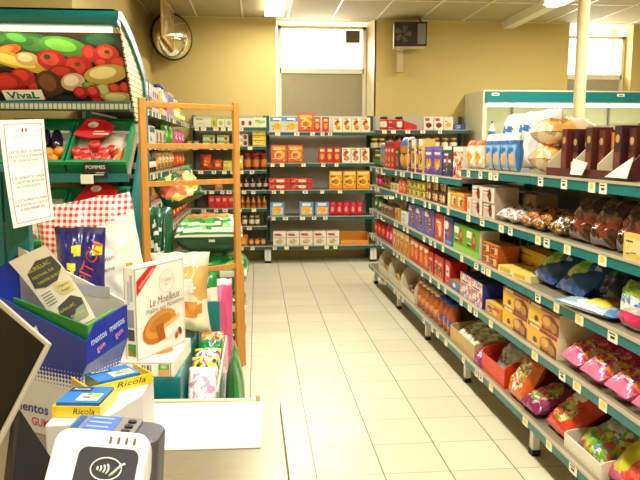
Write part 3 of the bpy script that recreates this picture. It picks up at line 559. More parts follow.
o = run(bottle(.05, .215, mat('#a85a2c', .25), speckle(('#d88a4a', '#8a3018', '#e8c080', '#c8642c'), 12), mat('#e0c8a8'), .7), spread(4.76, 5.38, 5), RG, z, 'juice_bottle', 'bottle', 'orange bottle with white cap on the bottom aisle shelf', 'orange bottles white caps', AI)
run(bottle(.05, .225, mat('#a8502c', .25), speckle(('#2a50a8', '#d87a30', '#f0e0d0', '#b04018'), 12), mat('#1e3f9c'), .72), spread(4.39, 4.74, 3), RG, z, 'juice_bottle', 'bottle', 'orange bottle with blue cap on the bottom aisle shelf', 'orange bottles blue caps', AI)
run(cut_box(.5, .33, .12, .095, TAN), [4.11], RG, z, 'display_carton', 'carton', 'tan cardboard tray of green and white sweets on the bottom shelf', None, AI, jit=0)
GW = speckle(('#f2f0ea', '#8ac83a', '#c83a6a', '#e8f0d0', '#d8d0c8', '#a0d060'), 24)
run(pouch(.15, .26, .08, GW, (('b', .8, 1, mat('#bcd8a0')),), 36, lean=1.15), spread(3.9, 4.32, 3), RG, z + .0062, 'candy_bag', 'bag', 'green and white sweets bag lying in the tan cardboard tray', 'green white sweets bags', AI, back=.02)
run(pouch(.15, .12, .05, mat('#8a1c6a', .25, coat=.6), (('e', 0, 0, .6, .5, speckle(('#d83a9a', '#f0e0f0', '#6a1460'), 30)),), 37, lean=.7), [3.80], RG, z, 'candy_bag', 'bag', 'small purple sweets bag between tan tray and red display carton', None, AI, back=.0)
REDC = mat('#e0401e', .4)
def header_box():
    r = cut_box(.36, .32, .15, .10, REDC, 'display_carton'); b = MB(); b.hexa([(-.17, .20, .01), (.17, .20, .01), (.17, .206, .01), (-.17, .206, .01), (-.12, .20, .235), (.12, .20, .235), (.12, .206, .235), (-.12, .206, .235)], mat('#c9c9cc', .5)); b.build('inner_card', r); return r
run(header_box(), [3.56], RG, z, 'display_carton', 'carton', 'red orange display carton holding sweets on the bottom shelf', None, AI, jit=0)
run(pouch(.28, .17, .1, mat('#b8b8c0', .25, coat=.5), (('e', -.3, -.1, .4, .4, speckle(('#2a6ab0', '#3aa048', '#e0e0e8', '#7a4a2a'), 26)), ('b', .7, 1, mat('#d8d8dc'))), 38, lean=.5), [3.56], RG, z + .0062, 'candy_bag', 'bag', 'grey sweets bag standing inside the red orange display carton', None, AI, back=.06)
RDB = mat('#d8381c', .25, coat=.7)
run(pouch(.21, .24, .1, mat('#e0641e', .25, coat=.6), (('e', 0, .05, .72, .75, speckle(('#f4ece0', '#e8a84a', '#d84a2a', '#8a9a3a', '#f0e4d4'), 26)),), 39, lean=.45), [3.22], RG, z, 'candy_bag', 'bag', 'orange and white sweets bag leaning against the red display carton', None, AI, back=.0)
run(pouch(.22, .25, .11, RDB, (('e', 0, -.4, .6, .35, speckle(('#8a2418', '#e87a4a', '#f0c8a0'), 26)), ('b', .75, 1, mat('#b82414'))), 40, lean=.8, crease=.12), [2.9, 3.12], RG, z, 'candy_bag', 'bag', 'red orange sweets bag set back on the bottom aisle shelf', 'red bags set back', AI, back=.2)
run(pouch(.2, .24, .09, mat('#8a1c5a', .25, coat=.6), (('e', 0, 0, .8, .7, speckle(('#8ab83a', '#d83a4a', '#5a9a2a', '#e8c0a0', '#a82a6a'), 26)),), 41, lean=1.2), [3.04], RG, z, 'candy_bag', 'bag', 'purple and green sweets bag lying on the bottom aisle shelf', None, AI, back=.0)
run(pouch(.24, .3, .11, mat('#dc3a1c', .22, coat=.8), (('e', -.1, .35, .5, .35, mat('#f0e2d8', .3)), ('e', .0, -.4, .65, .38, speckle(('#6a8a2a', '#e8d8b0', '#d83a2a', '#a8b84a'), 24)), ('b', .85, 1, mat('#b82014'))), 42, lean=.95), [2.79], RG, z, 'candy_bag', 'bag', 'red sweets bag with pale label on the bottom aisle shelf', None, AI, back=.02)
run(cut_box(.31, .3, .08, .06, mat('#efe6d2', .5)), [2.52], RG, z, 'display_carton', 'carton', 'low white tray with green and blue sweets bag on the bottom shelf', None, AI, jit=0)
run(pouch(.22, .22, .1, speckle(('#8ac040', '#4a98d0', '#e0c848', '#c84a3a', '#6aaa30', '#e8e8dc'), 20), (('e', .1, .45, .55, .28, mat('#dfe6e8', .3)), ('b', .85, 1, mat('#78b038'))), 43, lean=1.05), [2.52], RG, z + .0062, 'candy_bag', 'bag', 'green and blue sweets bag lying in the low white tray', None, AI, back=.04)
run(pouch(.2, .24, .1, mat('#2a5a2c', .25, coat=.6), (('e', 0, 0, .6, .5, speckle(('#3a78a8', '#6aaa3a', '#1e4a28'), 22)),), 44, lean=.8), [2.4, 2.62], RG, z, 'candy_bag', 'bag', 'dark green sweets bag set back behind the low white tray', 'dark green bags set back', AI, back=.235)
run(pouch(.34, .36, .13, mat('#e0408a', .22, coat=.7), (('r', -1, -.3, -.1, 1, mat('#e8d820', .22, coat=.7)), ('e', .3, .2, .3, .3, mat('#f4dce0', .3)), ('r', -.2, -1, .6, -.1, speckle(('#e83a3a', '#f06a4a', '#d82a3a'), 24)), ('e', -.5, -.5, .4, .35, mat('#d8d030', .25, coat=.6)), ('e', .75, -.2, .12, .14, mat('#7ab83a'))), 45, lean=.85), [2.22], RG, z, 'candy_bag', 'bag', 'big yellow, red and pink sweets bag on the bottom shelf next to the checkout', None, AI, back=.03)
# ------------------------------------------------------------------ back wall, shelving under the window
LW = 'ladder'
def brun(src, pxs, z, name, cat, label, group, levels=(0.,), back=.02, lm=LW):
    return run(src, [BP(p) for p in pxs], BG, z, name, cat, label, group, lm, back=back, levels=levels)
SUN = [('r', .12, .1, .88, .62, '#eac23a'), ('e', .5, .38, .3, .2, '#f0a82a'), ('r', 0, .7, 1, 1, '#5f8fc4'), ('r', .2, .76, .8, .92, '#e8ecf0')]
ORG = [('e', .55, .45, .34, .25, '#f0c04a'), ('e', .5, .42, .2, .14, '#c8541c'), ('r', .1, .74, .9, .92, '#f4b040'), ('r', 0, 0, 1, .08, '#b83a18')]
REDN = [('e', .5, .4, .28, .2, '#e8a03c'), ('r', .2, .7, .8, .88, '#f0d8a0')]
CRM = [('p', [(.1, .55), (.5, .9), (.75, .7), (.35, .4)], '#d84a34'), ('e', .55, .3, .3, .18, '#d89a3c'), ('r', .1, .86, .6, .95, '#b8a04a')]
z = 1.735; w = 'under the window'
brun(carton(.18, .08, .19, '#b8cbe0', SUN), [277.5, 291.5], z, 'cereal_box', 'box', 'pale blue box with yellow picture on the top shelf under the window', 'blue boxes top back shelf')
brun(carton(.205, .08, .235, '#d8561c', ORG), [306], z, 'cereal_box', 'box', 'tall orange box on the top shelf under the window', None)
brun(carton(.085, .08, .19, '#c4281a', REDN), [317.5, 326], z, 'biscuit_box', 'box', 'narrow red box on the top shelf under the window', 'narrow red boxes top back shelf')
brun(carton(.118, .08, .185, '#efe4c6', CRM), [338, 347.5, 357, 366.5], z, 'biscuit_box', 'box', 'cream box with red flash on the top shelf under the window', 'cream boxes top back shelf')
z = 1.332
brun(carton(.2, .08, .23, '#d8561c', ORG), [279, 295.5], z, 'cereal_box', 'box', 'tall orange box on the second shelf under the window', 'orange boxes second back shelf')
brun(carton(.088, .08, .205, '#c4281a', REDN), [322.5, 330, 337.5], z, 'biscuit_box', 'box', 'narrow red box on the second shelf under the window', 'narrow red boxes second back shelf')
brun(carton(.115, .08, .195, '#efe4c6', CRM), [347, 356.5, 366], z, 'biscuit_box', 'box', 'cream box with red flash on the second shelf under the window', 'cream boxes second back shelf')
z = .98
brun(carton(.28, .12, .077, '#c81e1e', [('r', .36, .3, .72, .75, '#f2dcc0'), ('r', 0, 0, 1, .14, '#8e1014'), ('r', .04, .3, .2, .7, '#e0503c')]), [279.5, 301.5], z, 'biscuit_box', 'box', 'flat red box with pale label under the window', 'flat red boxes', levels=(0, .0775))
brun(carton(.172, .08, .245, '#ea9a1e', [('e', .5, .45, .36, .26, '#f4cc4a'), ('e', .5, .42, .22, .14, '#d8701c'), ('r', .1, .8, .9, .94, '#f8dc8a'), ('r', 0, 0, 1, .07, '#d86a14')]), [336.5, 350.5, 364.5], z, 'cereal_box', 'box', 'amber box with yellow disc on the third shelf under the window', 'amber boxes')
z = .632
brun(carton(.185, .08, .185, '#6a96cc', SUN), [277, 306.5, 322.5], z, 'cereal_box', 'box', 'blue box with yellow picture on the fourth shelf under the window', 'blue boxes fourth back shelf')
brun(pouch(.088, .185, .06, mat('#d8243c', .3), (('e', 0, -.1, .5, .35, mat('#f0a0a0')), ('b', .8, 1, mat('#b0142a'))), 50, crease=.03), [333, 340, 347, 354, 361], z, 'candy_bag', 'bag', 'rose red pouch on the fourth shelf under the window', 'rose red pouches')
z = .239
brun(carton(.17, .15, .19, '#e9dfcb', [('r', .08, .72, .6, .84, '#c84a3a'), ('r', .08, .5, .92, .6, '#c8b8a0'), ('e', .5, .28, .3, .16, '#cdb08a')]), [279, 292.7, 306.3, 320, 333.6], z, 'food_carton', 'carton', 'cream white carton on the lowest shelf under the window', 'cream white cartons')
o = brun(cut_box(.38, .2, .16, .06, mat('#e0942a', .45)), [356], z, 'display_carton', 'carton', 'low orange open carton on the lowest shelf under the window', None)

# back corner shelving behind the ladder
z = 1.795
def crun(src, pxs, z, name, cat, label, group, levels=(0.,), back=.02): return brun(src, pxs, z, name, cat, label, group, levels, back, 'side wall')
crun(carton(.22, .1, .13, '#dfe0c4', [('r', 0, .75, 1, 1, '#c8d4a0')]), [204], z, 'tea_box', 'box', 'wide pale box on the top corner shelf', None)
crun(carton(.065, .1, .12, '#cfc83a', [('e', .5, .4, .3, .3, '#8a9a2a')]), [215.5], z, 'tea_box', 'box', 'slim yellow green box on the top corner shelf', None)
crun(carton(.09, .1, .125, '#dfe4bc', [('e', .5, .4, .3, .25, '#a8bc5a'), ('r', 0, .8, 1, 1, '#a8b858')]), [222, 230], z, 'tea_box', 'box', 'pale green box on the top corner shelf', 'pale green boxes top corner shelf')
crun(carton(.09, .1, .11, '#e6dcc8', [('e', .55, .45, .25, .3, '#7a3c20')]), [243.5, 250.5], z, 'tea_box', 'box', 'white box with brown picture on the top corner shelf', 'white brown boxes top corner shelf')
crun(carton(.16, .1, .12, '#d4e0b4', [('r', .1, .4, .9, .7, '#9ac06a')]), [260.5], z, 'tea_box', 'box', 'mint green box at the end of the top corner shelf', None)
z = 1.551
crun(carton(.085, .1, .07, '#5a5048', [('r', .2, .3, .8, .8, '#cfc8b0')]), [191, 198], z, 'tea_box', 'box', 'small dark box on the second corner shelf', 'small dark boxes')
crun(carton(.15, .1, .07, '#d8dcc0', [('r', .0, .55, 1, 1, '#8ab84a'), ('e', .75, .35, .15, .3, '#b03a2a')]), [210, 224], z, 'tea_box', 'box', 'green and white box on the second corner shelf', 'green white boxes', (0, .0705))
crun(carton(.12, .1, .075, '#d0c4b0', [('e', .7, .5, .2, .4, '#5a2a18'), ('r', .05, .3, .4, .8, '#f0ece0')]), [244], z, 'tea_box', 'box', 'beige and brown box on the second corner shelf', 'beige brown boxes', (0, .0755))
crun(carton(.17, .1, .065, '#e6c824', [('r', .1, .3, .7, .7, '#f4e070'), ('r', .0, 0, 1, .14, '#a8881a')]), [259.5], z, 'tea_box', 'box', 'yellow box on the second corner shelf', 'yellow boxes corner', (0, .0655, .131))
z = 1.241
crun(pouch(.145, .2, .08, mat('#d8481c', .3), (('e', 0, -.1, .6, .4, mat('#e8883a')), ('b', .6, .8, mat('#b8301a'))), 52), [206.5], z, 'pasta_bag', 'bag', 'orange red pouch on the third corner shelf', None)
crun(pouch(.12, .13, .07, mat('#dc5a24', .3), (('e', 0, 0, .6, .4, mat('#f0a050')),), 53), [218], z, 'pasta_bag', 'bag', 'low orange pouch on the third corner shelf', None)
crun(carton(.11, .1, .12, '#d8c234', [('r', .1, .4, .9, .7, '#f0e06a')]), [228], z, 'tea_box', 'box', 'yellow box on the third corner shelf', None)
crun(pouch(.08, .19, .06, mat('#e0c84a', .3), (('e', 0, .2, .5, .3, mat('#f4f0e4')),), 54), [240.5], z, 'pasta_bag', 'bag', 'yellow pouch with white patch on the third corner shelf', None)
crun(jar(.046, .215, mat('#6a2412', .2), mat('#d07a2a'), mat('#b8201a')), [248, 256, 264], z, 'sauce_jar', 'jar', 'tall red lidded jar on the third corner shelf', 'tall red lidded jars')
z = .981
crun(bottle(.034, .19, mat('#2a1a14', .15), mat('#c8b8a0'), mat('#1a1414')), [239.5, 246, 252.5, 259, 265.5], z, 'sauce_bottle', 'bottle', 'dark bottle on the fourth corner shelf', 'dark bottles')
crun(carton(.1, .1, .1, '#b8683a', [('r', .2, .4, .8, .8, '#d89a6a')]), [219], z, 'tea_box', 'box', 'brown box on the fourth corner shelf', None)
z = .744
crun(carton(.08, .1, .165, '#d8241e', [('r', .2, .55, .8, .8, '#f0a090'), ('r', .1, .1, .5, .3, '#a8141a')]), [211.5, 218, 224.5, 231], z, 'soup_box', 'box', 'bright red box on the fifth corner shelf', 'bright red boxes')
crun(bottle(.03, .15, mat('#d88a24', .2), mat('#8a3a14'), mat('#e0b040')), [242, 247.5, 253, 258.5, 264], z, 'sauce_bottle', 'bottle', 'small amber bottle on the fifth corner shelf', 'small amber bottles')
z = .506
crun(jar(.034, .13, mat('#7a4a24', .2), mat('#ece0c8'), mat('#d8c8a0')), [230, 237, 244, 251, 256.5], z, 'spice_jar', 'jar', 'small brown and white jar on the sixth corner shelf', 'small brown white jars')
z = .24
crun(carton(.12, .1, .15, '#d86a1c', [('e', .5, .45, .32, .28, '#f0b040')]), [232, 242], z, 'rice_box', 'box', 'orange box on the lowest corner shelf', 'orange boxes lowest corner shelf')
crun(carton(.078, .1, .105, '#3a2a1c', [('e', .5, .5, .36, .34, '#d88a2a'), ('r', .2, .4, .8, .55, '#f0c070')]), [250.5, 256.5, 262.5], z, 'rice_box', 'box', 'dark box with amber disc on the lowest corner shelf', 'dark amber disc boxes')

# shelving below the heater
z = 1.765; X2 = lambda px: BP(px)
brun(jar(.055, .17, mat('#c83020', .25), mat('#e8dcc8'), BLACK), [385.5, 401], z, 'sauce_jar', 'jar', 'black lidded red jar on the top shelf below the heater', 'black lidded jars', lm='window')
brun(carton(.11, .1, .13, '#c8221c', [('r', .1, .3, .9, .5, '#a0141a')]), [393], z, 'gift_box', 'box', 'red box between black lidded jars below the heater', None)
b = MB(); b.hexa([(-.09, 0, 0), (.09, 0, 0), (.09, .1, 0), (-.09, .1, 0), (-.09, 0, .12), (.09, 0, .06), (.09, .1, .06), (-.09, .1, .12)], RED)
brun(b, [412], z, 'gift_box', 'box', 'red wedge shaped box on the top shelf below the heater', None)
brun(carton(.125, .1, .17, '#eadfcb', [('e', .5, .35, .32, .2, '#6a2c1a'), ('r', .1, .7, .6, .9, '#c8402c')]), [431, 441.5], z, 'biscuit_box', 'box', 'white box with brown picture on the top shelf below the heater', 'white brown boxes below heater', lm='window')
brun(carton(.12, .1, .165, '#ead9b4', [('e', .5, .4, .3, .2, '#d8a03c')]), [451.5], z, 'biscuit_box', 'box', 'cream box with yellow picture on the top shelf below the heater', None)
brun(carton(.17, .1, .075, '#1f4a8c', [('r', .1, .3, .6, .7, '#3a6ab0')]), [463], z, 'gift_box', 'box', 'low blue box at the end of the top shelf below the heater', None)
z = 1.50
brun(jar(.05, .15, mat('#4a3a1c', .2), mat('#c8b890'), mat('#e0c83a')), [376, 383.5], z, 'pickle_jar', 'jar', 'yellow lidded jar on the second shelf below the heater', 'yellow lidded jars below heater', lm='window')
brun(jar(.05, .19, mat('#3a2418', .2), mat('#cfc09a'), BLACK), [392, 401, 412, 421], z, 'pickle_jar', 'jar', 'tall black lidded jar on the second shelf below the heater', 'tall black lidded jars', lm='window')
brun(jar(.05, .16, mat('#5a3a1c', .2), mat('#e0d4b0'), mat('#b89a4a')), [431, 440, 449, 458], z, 'pickle_jar', 'jar', 'gold lidded jar on the second shelf below the heater', 'gold lidded jars', lm='window')

# ------------------------------------------------------------------ shelving along the side wall
def lrun(src, ys, z, name, cat, label, group, **k): return run(src, ys, LG, z, name, cat, label, group, 'produce stand', back=.02, **k)
z = 1.82
lrun(carton(.16, .1, .25, '#4a4058', [('r', .1, .5, .9, .9, '#cfc8d8'), ('e', .5, .3, .3, .15, '#8a6aa0')]), spread(5.4, 5.95, 3), z, 'washing_box', 'box', 'dark violet and white box on the top side wall shelf', 'dark violet boxes')
lrun(carton(.14, .1, .22, '#d8c8cc', [('r', .1, .2, .9, .5, '#a04a6a'), ('e', .5, .7, .3, .14, '#6a5a90')]), spread(5.97, 6.4, 3), z, 'washing_box', 'box', 'white and pink box on the top side wall shelf', 'white pink boxes')
lrun(carton(.13, .1, .22, '#e0c63a', [('r', .1, .6, .9, .9, '#f4e89a')]), [6.5], z, 'washing_box', 'box', 'yellow box on the top side wall shelf', None)
lrun(bottle(.06, .3, mat('#e8e0e8', .3), mat('#c83040'), mat('#2a3a9a'), .5), spread(6.6, 7.0, 2), z, 'cleaner_bottle', 'bottle', 'white bottle with blue cap on the top side wall shelf', 'blue capped cleaner bottles')
lrun(carton(.15, .1, .26, '#c4b8d0', [('r', .1, .55, .9, .9, '#6a5aa8'), ('e', .5, .3, .3, .15, '#d84a5a')]), spread(7.02, 7.52, 3), z, 'washing_box', 'box', 'lilac box on the top side wall shelf', 'lilac boxes side wall')
lrun(bottle(.055, .24, mat('#e0c838', .3), mat('#f0ecd0'), mat('#e8e0c8'), .5), spread(7.56, 8.1, 3), z, 'cleaner_bottle', 'bottle', 'yellow bottle on the top side wall shelf', 'yellow cleaner bottles')
lrun(bottle(.05, .2, mat('#8a9a2c', .3), mat('#e8e4b0'), mat('#5a6a1c'), .5), spread(8.15, 8.75, 3), z, 'oil_bottle', 'bottle', 'olive green bottle on the top side wall shelf', 'olive green bottles')
z = 1.55
lrun(carton(.3, .1, .15, '#dfe0dc', [('r', .05, .65, .95, .95, '#4a5a7a'), ('r', .1, .15, .5, .4, '#9aa0a8')]), spread(5.4, 6.1, 2), z, 'paper_pack', 'box', 'long white and slate box on the second side wall shelf', 'white slate boxes')
lrun(carton(.16, .1, .13, '#cfd0b4', [('e', .5, .5, .3, .3, '#a04a3a'), ('r', 0, 0, 1, .2, '#5a7a3a')]), spread(6.12, 6.75, 3), z, 'tea_box', 'box', 'pale box with red picture on the second side wall shelf', 'pale red picture boxes')
lrun(pouch(.24, .22, .1, mat('#4aa82a', .3), (('e', 0, 0, .5, .4, mat('#8cd04a')),), 55), spread(6.8, 7.5, 2), z, 'salad_bag', 'bag', 'bright green bag on the second side wall shelf', 'bright green bags')
lrun(pouch(.2, .18, .1, mat('#d05a90', .3), (('e', 0, 0, .5, .4, mat('#f0c0d0')), ('s', .6, 1, mat('#d8742a'))), 56), spread(7.6, 8.6, 3), z, 'candy_bag', 'bag', 'pink bag on the second side wall shelf', 'pink bags side wall')
z = 1.31
lrun(bottle(.045, .2, mat('#3a2014', .15), mat('#e0d8c4'), mat('#8a2a1c'), .4), spread(5.4, 6.2, 6), z, 'sauce_bottle', 'bottle', 'dark brown bottle on the third side wall shelf', 'dark brown bottles')
lrun(pouch(.2, .18, .1, mat('#d8a85a', .3), (('e', .1, .2, .5, .4, mat('#f0e0b8')), ('e', -.2, -.5, .5, .3, mat('#8a5a24'))), 57), spread(6.25, 7.5, 5), z, 'pasta_bag', 'bag', 'tan pasta bag on the third side wall shelf', 'tan pasta bags')
lrun(pouch(.2, .16, .1, mat('#d8521c', .3), (('e', 0, 0, .5, .4, mat('#e8b060')),), 58), spread(7.6, 8.6, 3), z, 'pasta_bag', 'bag', 'orange bag on the third side wall shelf', 'orange bags side wall')
z = 1.05
lrun(pouch(.22, .2, .1, mat('#b87a24', .3), (('e', 0, 0, .6, .4, mat('#4a2a14')),), 59), spread(5.4, 6.2, 3), z, 'nut_bag', 'bag', 'brown bag on the fourth side wall shelf', 'brown bags side wall')
lrun(pouch(.22, .2, .1, mat('#d42a1a', .3), (('e', .1, -.1, .5, .4, mat('#f08a2a')), ('b', .7, 1, mat('#a01414'))), 60), spread(6.3, 7.5, 4), z, 'pasta_bag', 'bag', 'red and orange bag on the fourth side wall shelf', 'red orange bags side wall')
lrun(pouch(.22, .19, .1, mat('#e0d02a', .3), (('e', 0, 0, .4, .4, mat('#4a9a2a')),), 61), spread(7.6, 8.6, 3), z, 'pasta_bag', 'bag', 'yellow and green bag on the fourth side wall shelf', 'yellow green bags side wall')
z = .75
lrun(pouch(.22, .24, .1, mat('#c8321c', .3), (('e', .1, -.1, .6, .4, mat('#e8b050')), ('b', .7, 1, mat('#3a5a1c'))), 62), spread(6.9, 8.7, 6), z, 'pasta_bag', 'bag', 'red and gold bag on the fifth side wall shelf', 'red gold bags side wall')

# ------------------------------------------------------------------ refrigerated cabinet, heater, mirror, hanging panel
t = thing('refrigerated_cabinet', 'tall lit refrigerated cabinet with teal header behind the aisle shelving', 'refrigerator', (2.9, 8.6, 0)); W = 2.75
FR = mat('#e6e2c4', .4); INN = mat('#d4dab4', .4)
b = MB(); b.box(0, .05, 0, .78, 0, 2.24, FR); b.box(W - .05, W, 0, .78, 0, 2.24, FR); b.box(.05, W - .05, .70, .78, .3, 2.24, INN); b.box(0, W, 0, .78, 2.24, 2.265, FR); b.box(0, W, .02, .78, 0, .3, FR); b.build('body', t)
hd = bx(.03, W - .03, -.03, .02, 2.11, 2.245, TEAL).build('header', t)
for x in (.10, 1.78):
    q = MB().box(x, x + .1, -.033, -.03, 2.19, 2.225, WHITE); q.rect(x + .02, x + .08, 2.2, 2.212, -.0335, INK); q.build('name_plate', hd)
bx(.08, W - .08, .04, .12, 2.06, 2.10, emit('#fff6d8', 3.)).build('lamp_tube', t)
ld = bpy.data.lights.new('cabinet_tube_light', 'AREA'); ld.shape = 'RECTANGLE'; ld.size = W - .3; ld.size_y = .06; ld.energy = 7; ld.color = (1, .95, .74)
lo = bpy.data.objects.new('cabinet_tube_light', ld); C.objects.link(lo); lo.parent = t; lo.location = (W / 2, .08, 2.05); lo.rotation_euler = (.5, 0, 0)
for zz in (.55, .95, 1.3, 1.62): bx(.05, W - .05, .2, .7, zz, zz + .02, mat('#e4e6d4', .3)).build('shelf', t)
for x in (.65, 1.36, 2.06): bx(x - .012, x + .012, .67, .70, .35, 2.2, mat('#8a8a78', .4)).build('shelf_rail', t)
for i, x in enumerate((.25, .5, .75, 1.0, 1.3, 1.6)):
    q = bottle(.045, .24, mat('#f0ece4', .3), mat('#3a7ac0'), mat('#2a5ab0')); q.name = 'milk_bottle'; q.location = (2.9 + x, 8.95, 1.641); tag(q, 'white milk bottle in the lit refrigerated cabinet, %s from the column side' % ORD[5 - i], 'bottle', 'milk bottles in the cabinet')

t = thing('unit_heater', 'boxy wall heater with dark front grille mounted high on the back wall', 'heater', (2.03, 9.02, 3.01), -.16)
b = MB(); b.box(-.22, .22, 0, .28, -.16, .16, mat('#e8dfc4', .4)); b.build('casing', t, .02)
g = MB(); g.box(-.215, .215, -.02, 0, -.155, .155, mat('#241d18', .5)); g.build('front_grille', t)
f = MB()
for cx, cz in ((-.10, .0),):
    for k in range(5):
        a = k * 2 * PI / 5; f.M = Matrix.Translation((cx, -.024, cz)) @ Matrix.Rotation(a, 4, 'Y'); f.hexa([(.02, 0, -.02), (.11, -.008, -.03), (.11, 0, .04), (.02, .008, .02), (.02, .004, -.02), (.11, -.004, -.03), (.11, .004, .04), (.02, .012, .02)], mat('#5a4e40', .5))
f.build('fan', t)
l = MB()
for k in range(7): l.box(.095 + k * .015, .105 + k * .015, -.03, -.02, -.13, .13, mat('#9a9484', .4))
l.build('louvre', t)
b = MB(); b.box(-.16, -.08, .2, .3, -.46, -.16, mat('#c9b98a', .5)); b.box(-.16, -.08, .05, .3, -.19, -.16, mat('#c9b98a', .5)); b.build('bracket', t)
MB().tube([(.14, .15, .16), (.14, .15, .2), (.13, .2, .25)], .01, BLACK).build('cable', t)

t = thing('convex_mirror', 'round convex security mirror with black rim high in the back corner', 'mirror', (-1.08, 9.13, 2.95), .62)
N = Nodes('mirror_glass'); nz = N.n('ShaderNodeTexNoise'); nz.inputs['Scale'].default_value = 3; N.l(N.coord(), nz.inputs['Vector']); N.color(N.mix(nz.outputs[0], lin('#f0ece0'), lin('#e6e0d0'))); MIR = N.done(.03, 1.)
b = MB(); b.M = Matrix.Rotation(PI / 2, 4, 'X'); b.lathe([(.285 * math.cos(a), .12 * math.sin(a)) for a in (0, .2, .4, .6, .8, 1.0, 1.2, 1.4, 1.56)], MIR, 40); b.build('mirror_dome', t)
b = MB(); b.M = Matrix.Rotation(PI / 2, 4, 'X'); b.lathe([(.285, -.03), (.30, -.02), (.30, .01), (.285, .015)], BLACK, 40); b.build('rim', t)
MB().tube([(0, .03, 0), (-.02, .1, .1), (-.02, .12, .26)], .012, STEEL).build('mount', t)
t = thing('hanging_panel', 'framed glossy panel hanging edge-on from the ceiling in front of the round mirror', 'sign', (-1.04, 7.9, 2.75))
N = Nodes('poster_print'); nz = N.n('ShaderNodeTexNoise'); nz.inputs['Scale'].default_value = 4.; nz.inputs['Detail'].default_value = 3; N.l(N.coord(), nz.inputs['Vector'])
r = N.n('ShaderNodeValToRGB'); e = r.color_ramp.elements
for _ in range(2): e.new(.5)
for q, (p_, h_) in zip(e, ((.3, '#6a5638'), (.45, '#c4a05a'), (.55, '#a8846a'), (.7, '#ecd9a4'))): q.position = p_; q.color = lin(h_)
N.l(nz.outputs[0], r.inputs[0]); N.color(r.outputs[0]); PM = N.done(.18, .3)
bx(-.006, .006, 0.02, 1.05, .02, .47, PM).build('panel', t)
b = MB(); b.box(-.009, .009, 0, .02, 0, .49, mat('#d8b45a', .4)); b.box(-.009, .009, 1.05, 1.07, 0, .49, mat('#d8b45a', .4)); b.box(-.009, .009, .02, 1.05, 0, .02, mat('#d8b45a', .4)); b.box(-.009, .009, .02, 1.05, .47, .49, mat('#d8b45a', .4)); b.build('frame', t)
for y in (.15, .95): bx(-.004, .004, y - .004, y + .004, .49, .51, STEEL).build('hook', t)

# ------------------------------------------------------------------ produce stand
t = thing('produce_stand', 'teal hooded fruit and vegetable stand with a large vegetable picture under its canopy', 'stand', (0, 0, 0))
XR = -.83; XL = -2.06
b = MB(); pf = [(4.225 + .06 * math.cos(a) * .9, 2.272 + .043 * math.sin(a)) for a in [PI / 2 + PI * k / 8 for k in range(9)]] + [(4.28, 2.229), (4.28, 2.315)]
n = len(pf); b.add([(XL, y, zz) for y, zz in pf] + [(XR + .024, y, zz) for y, zz in pf], [tuple(range(n))[::-1], tuple(range(n, 2 * n))] + [(i, (i + 1) % n, n + (i + 1) % n, n + i) for i in range(n)], TEAL); b.build('header', t)
MB().slab([(XL, 4.28, 2.232), (XR, 4.28, 2.232), (XR, 4.375, 2.21), (XL, 4.375, 2.21)], .01, gridmat('#b5a878', '#857c58', .03, .006, (0,))).build('canopy_grille', t)
# hood roof and side
prof = [(4.2, 2.312), (4.29, 2.322), (4.40, 2.306), (4.655, 2.247), (4.904, 2.153), (5.097, 2.059), (5.165, 1.866)]
b = MB(); n = len(prof); b.add([(XL, y, zz) for y, zz in prof] + [(XR, y, zz) for y, zz in prof] + [(XL, y, zz + .008) for y, zz in prof] + [(XR, y, zz + .008) for y, zz in prof],
    [(i, i + 1, n + i + 1, n + i) for i in range(n - 1)] + [(2 * n + i, 3 * n + i, 3 * n + i + 1, 2 * n + i + 1) for i in range(n - 1)], TEAL_D); b.build('hood', t)
b = MB(); n = len(prof)
b.add([(XR + .012, y, zz) for y, zz in prof] + [(XR + .03, y, zz) for y, zz in prof] + [(XR + .012, y - (.05 if i > 2 else .03), zz - (.02 if i > 5 else .055)) for i, (y, zz) in enumerate(prof)] + [(XR + .03, y - (.05 if i > 2 else .03), zz - (.02 if i > 5 else .055)) for i, (y, zz) in enumerate(prof)],
      sum([[(i, i + 1, n + i + 1, n + i), (n + i, n + i + 1, 3 * n + i + 1, 3 * n + i), (2 * n + i, 3 * n + i, 3 * n + i + 1, 2 * n + i + 1), (i, 2 * n + i, 2 * n + i + 1, i + 1)] for i in range(n - 1)], []), TEAL); b.build('side_rail', t)
sp = [(4.30, 2.25), (4.40, 2.27), (4.64, 2.21), (4.88, 2.115), (5.06, 2.02), (5.1, 1.70), (4.78, 1.70), (4.385, 2.20)]
b = MB(); n = len(sp); b.add([(XR, y, zz) for y, zz in sp] + [(XR + .01, y, zz) for y, zz in sp], [tuple(range(n)), tuple(range(2 * n - 1, n - 1, -1))] + [(i, n + i, n + (i + 1) % n, (i + 1) % n) for i in range(n)], gridmat('#dccb94', '#4a4630', .035, .007, (1, 2))); b.build('side_grille', t)
bx(XL + .05, XR - .03, 4.285, 4.31, 2.205, 2.228, emit('#fff4dc', 2.5)).build('canopy_lamp', t)
ld = bpy.data.lights.new('canopy_light', 'AREA'); ld.shape = 'RECTANGLE'; ld.size = 1.1; ld.size_y = .03; ld.energy = 5; ld.color = (1, .95, .82)
lo = bpy.data.objects.new('canopy_light', ld); C.objects.link(lo); lo.parent = t; lo.location = (-1.44, 4.30, 2.195); lo.rotation_euler = (.6, 0, 0)
bx(XR + .005, XR + .03, 5.12, 5.165, 0, 1.88, TEAL).build('upright', t); bx(XL, XL + .03, 5.10, 5.15, 0, 1.88, TEAL).build('upright', t)
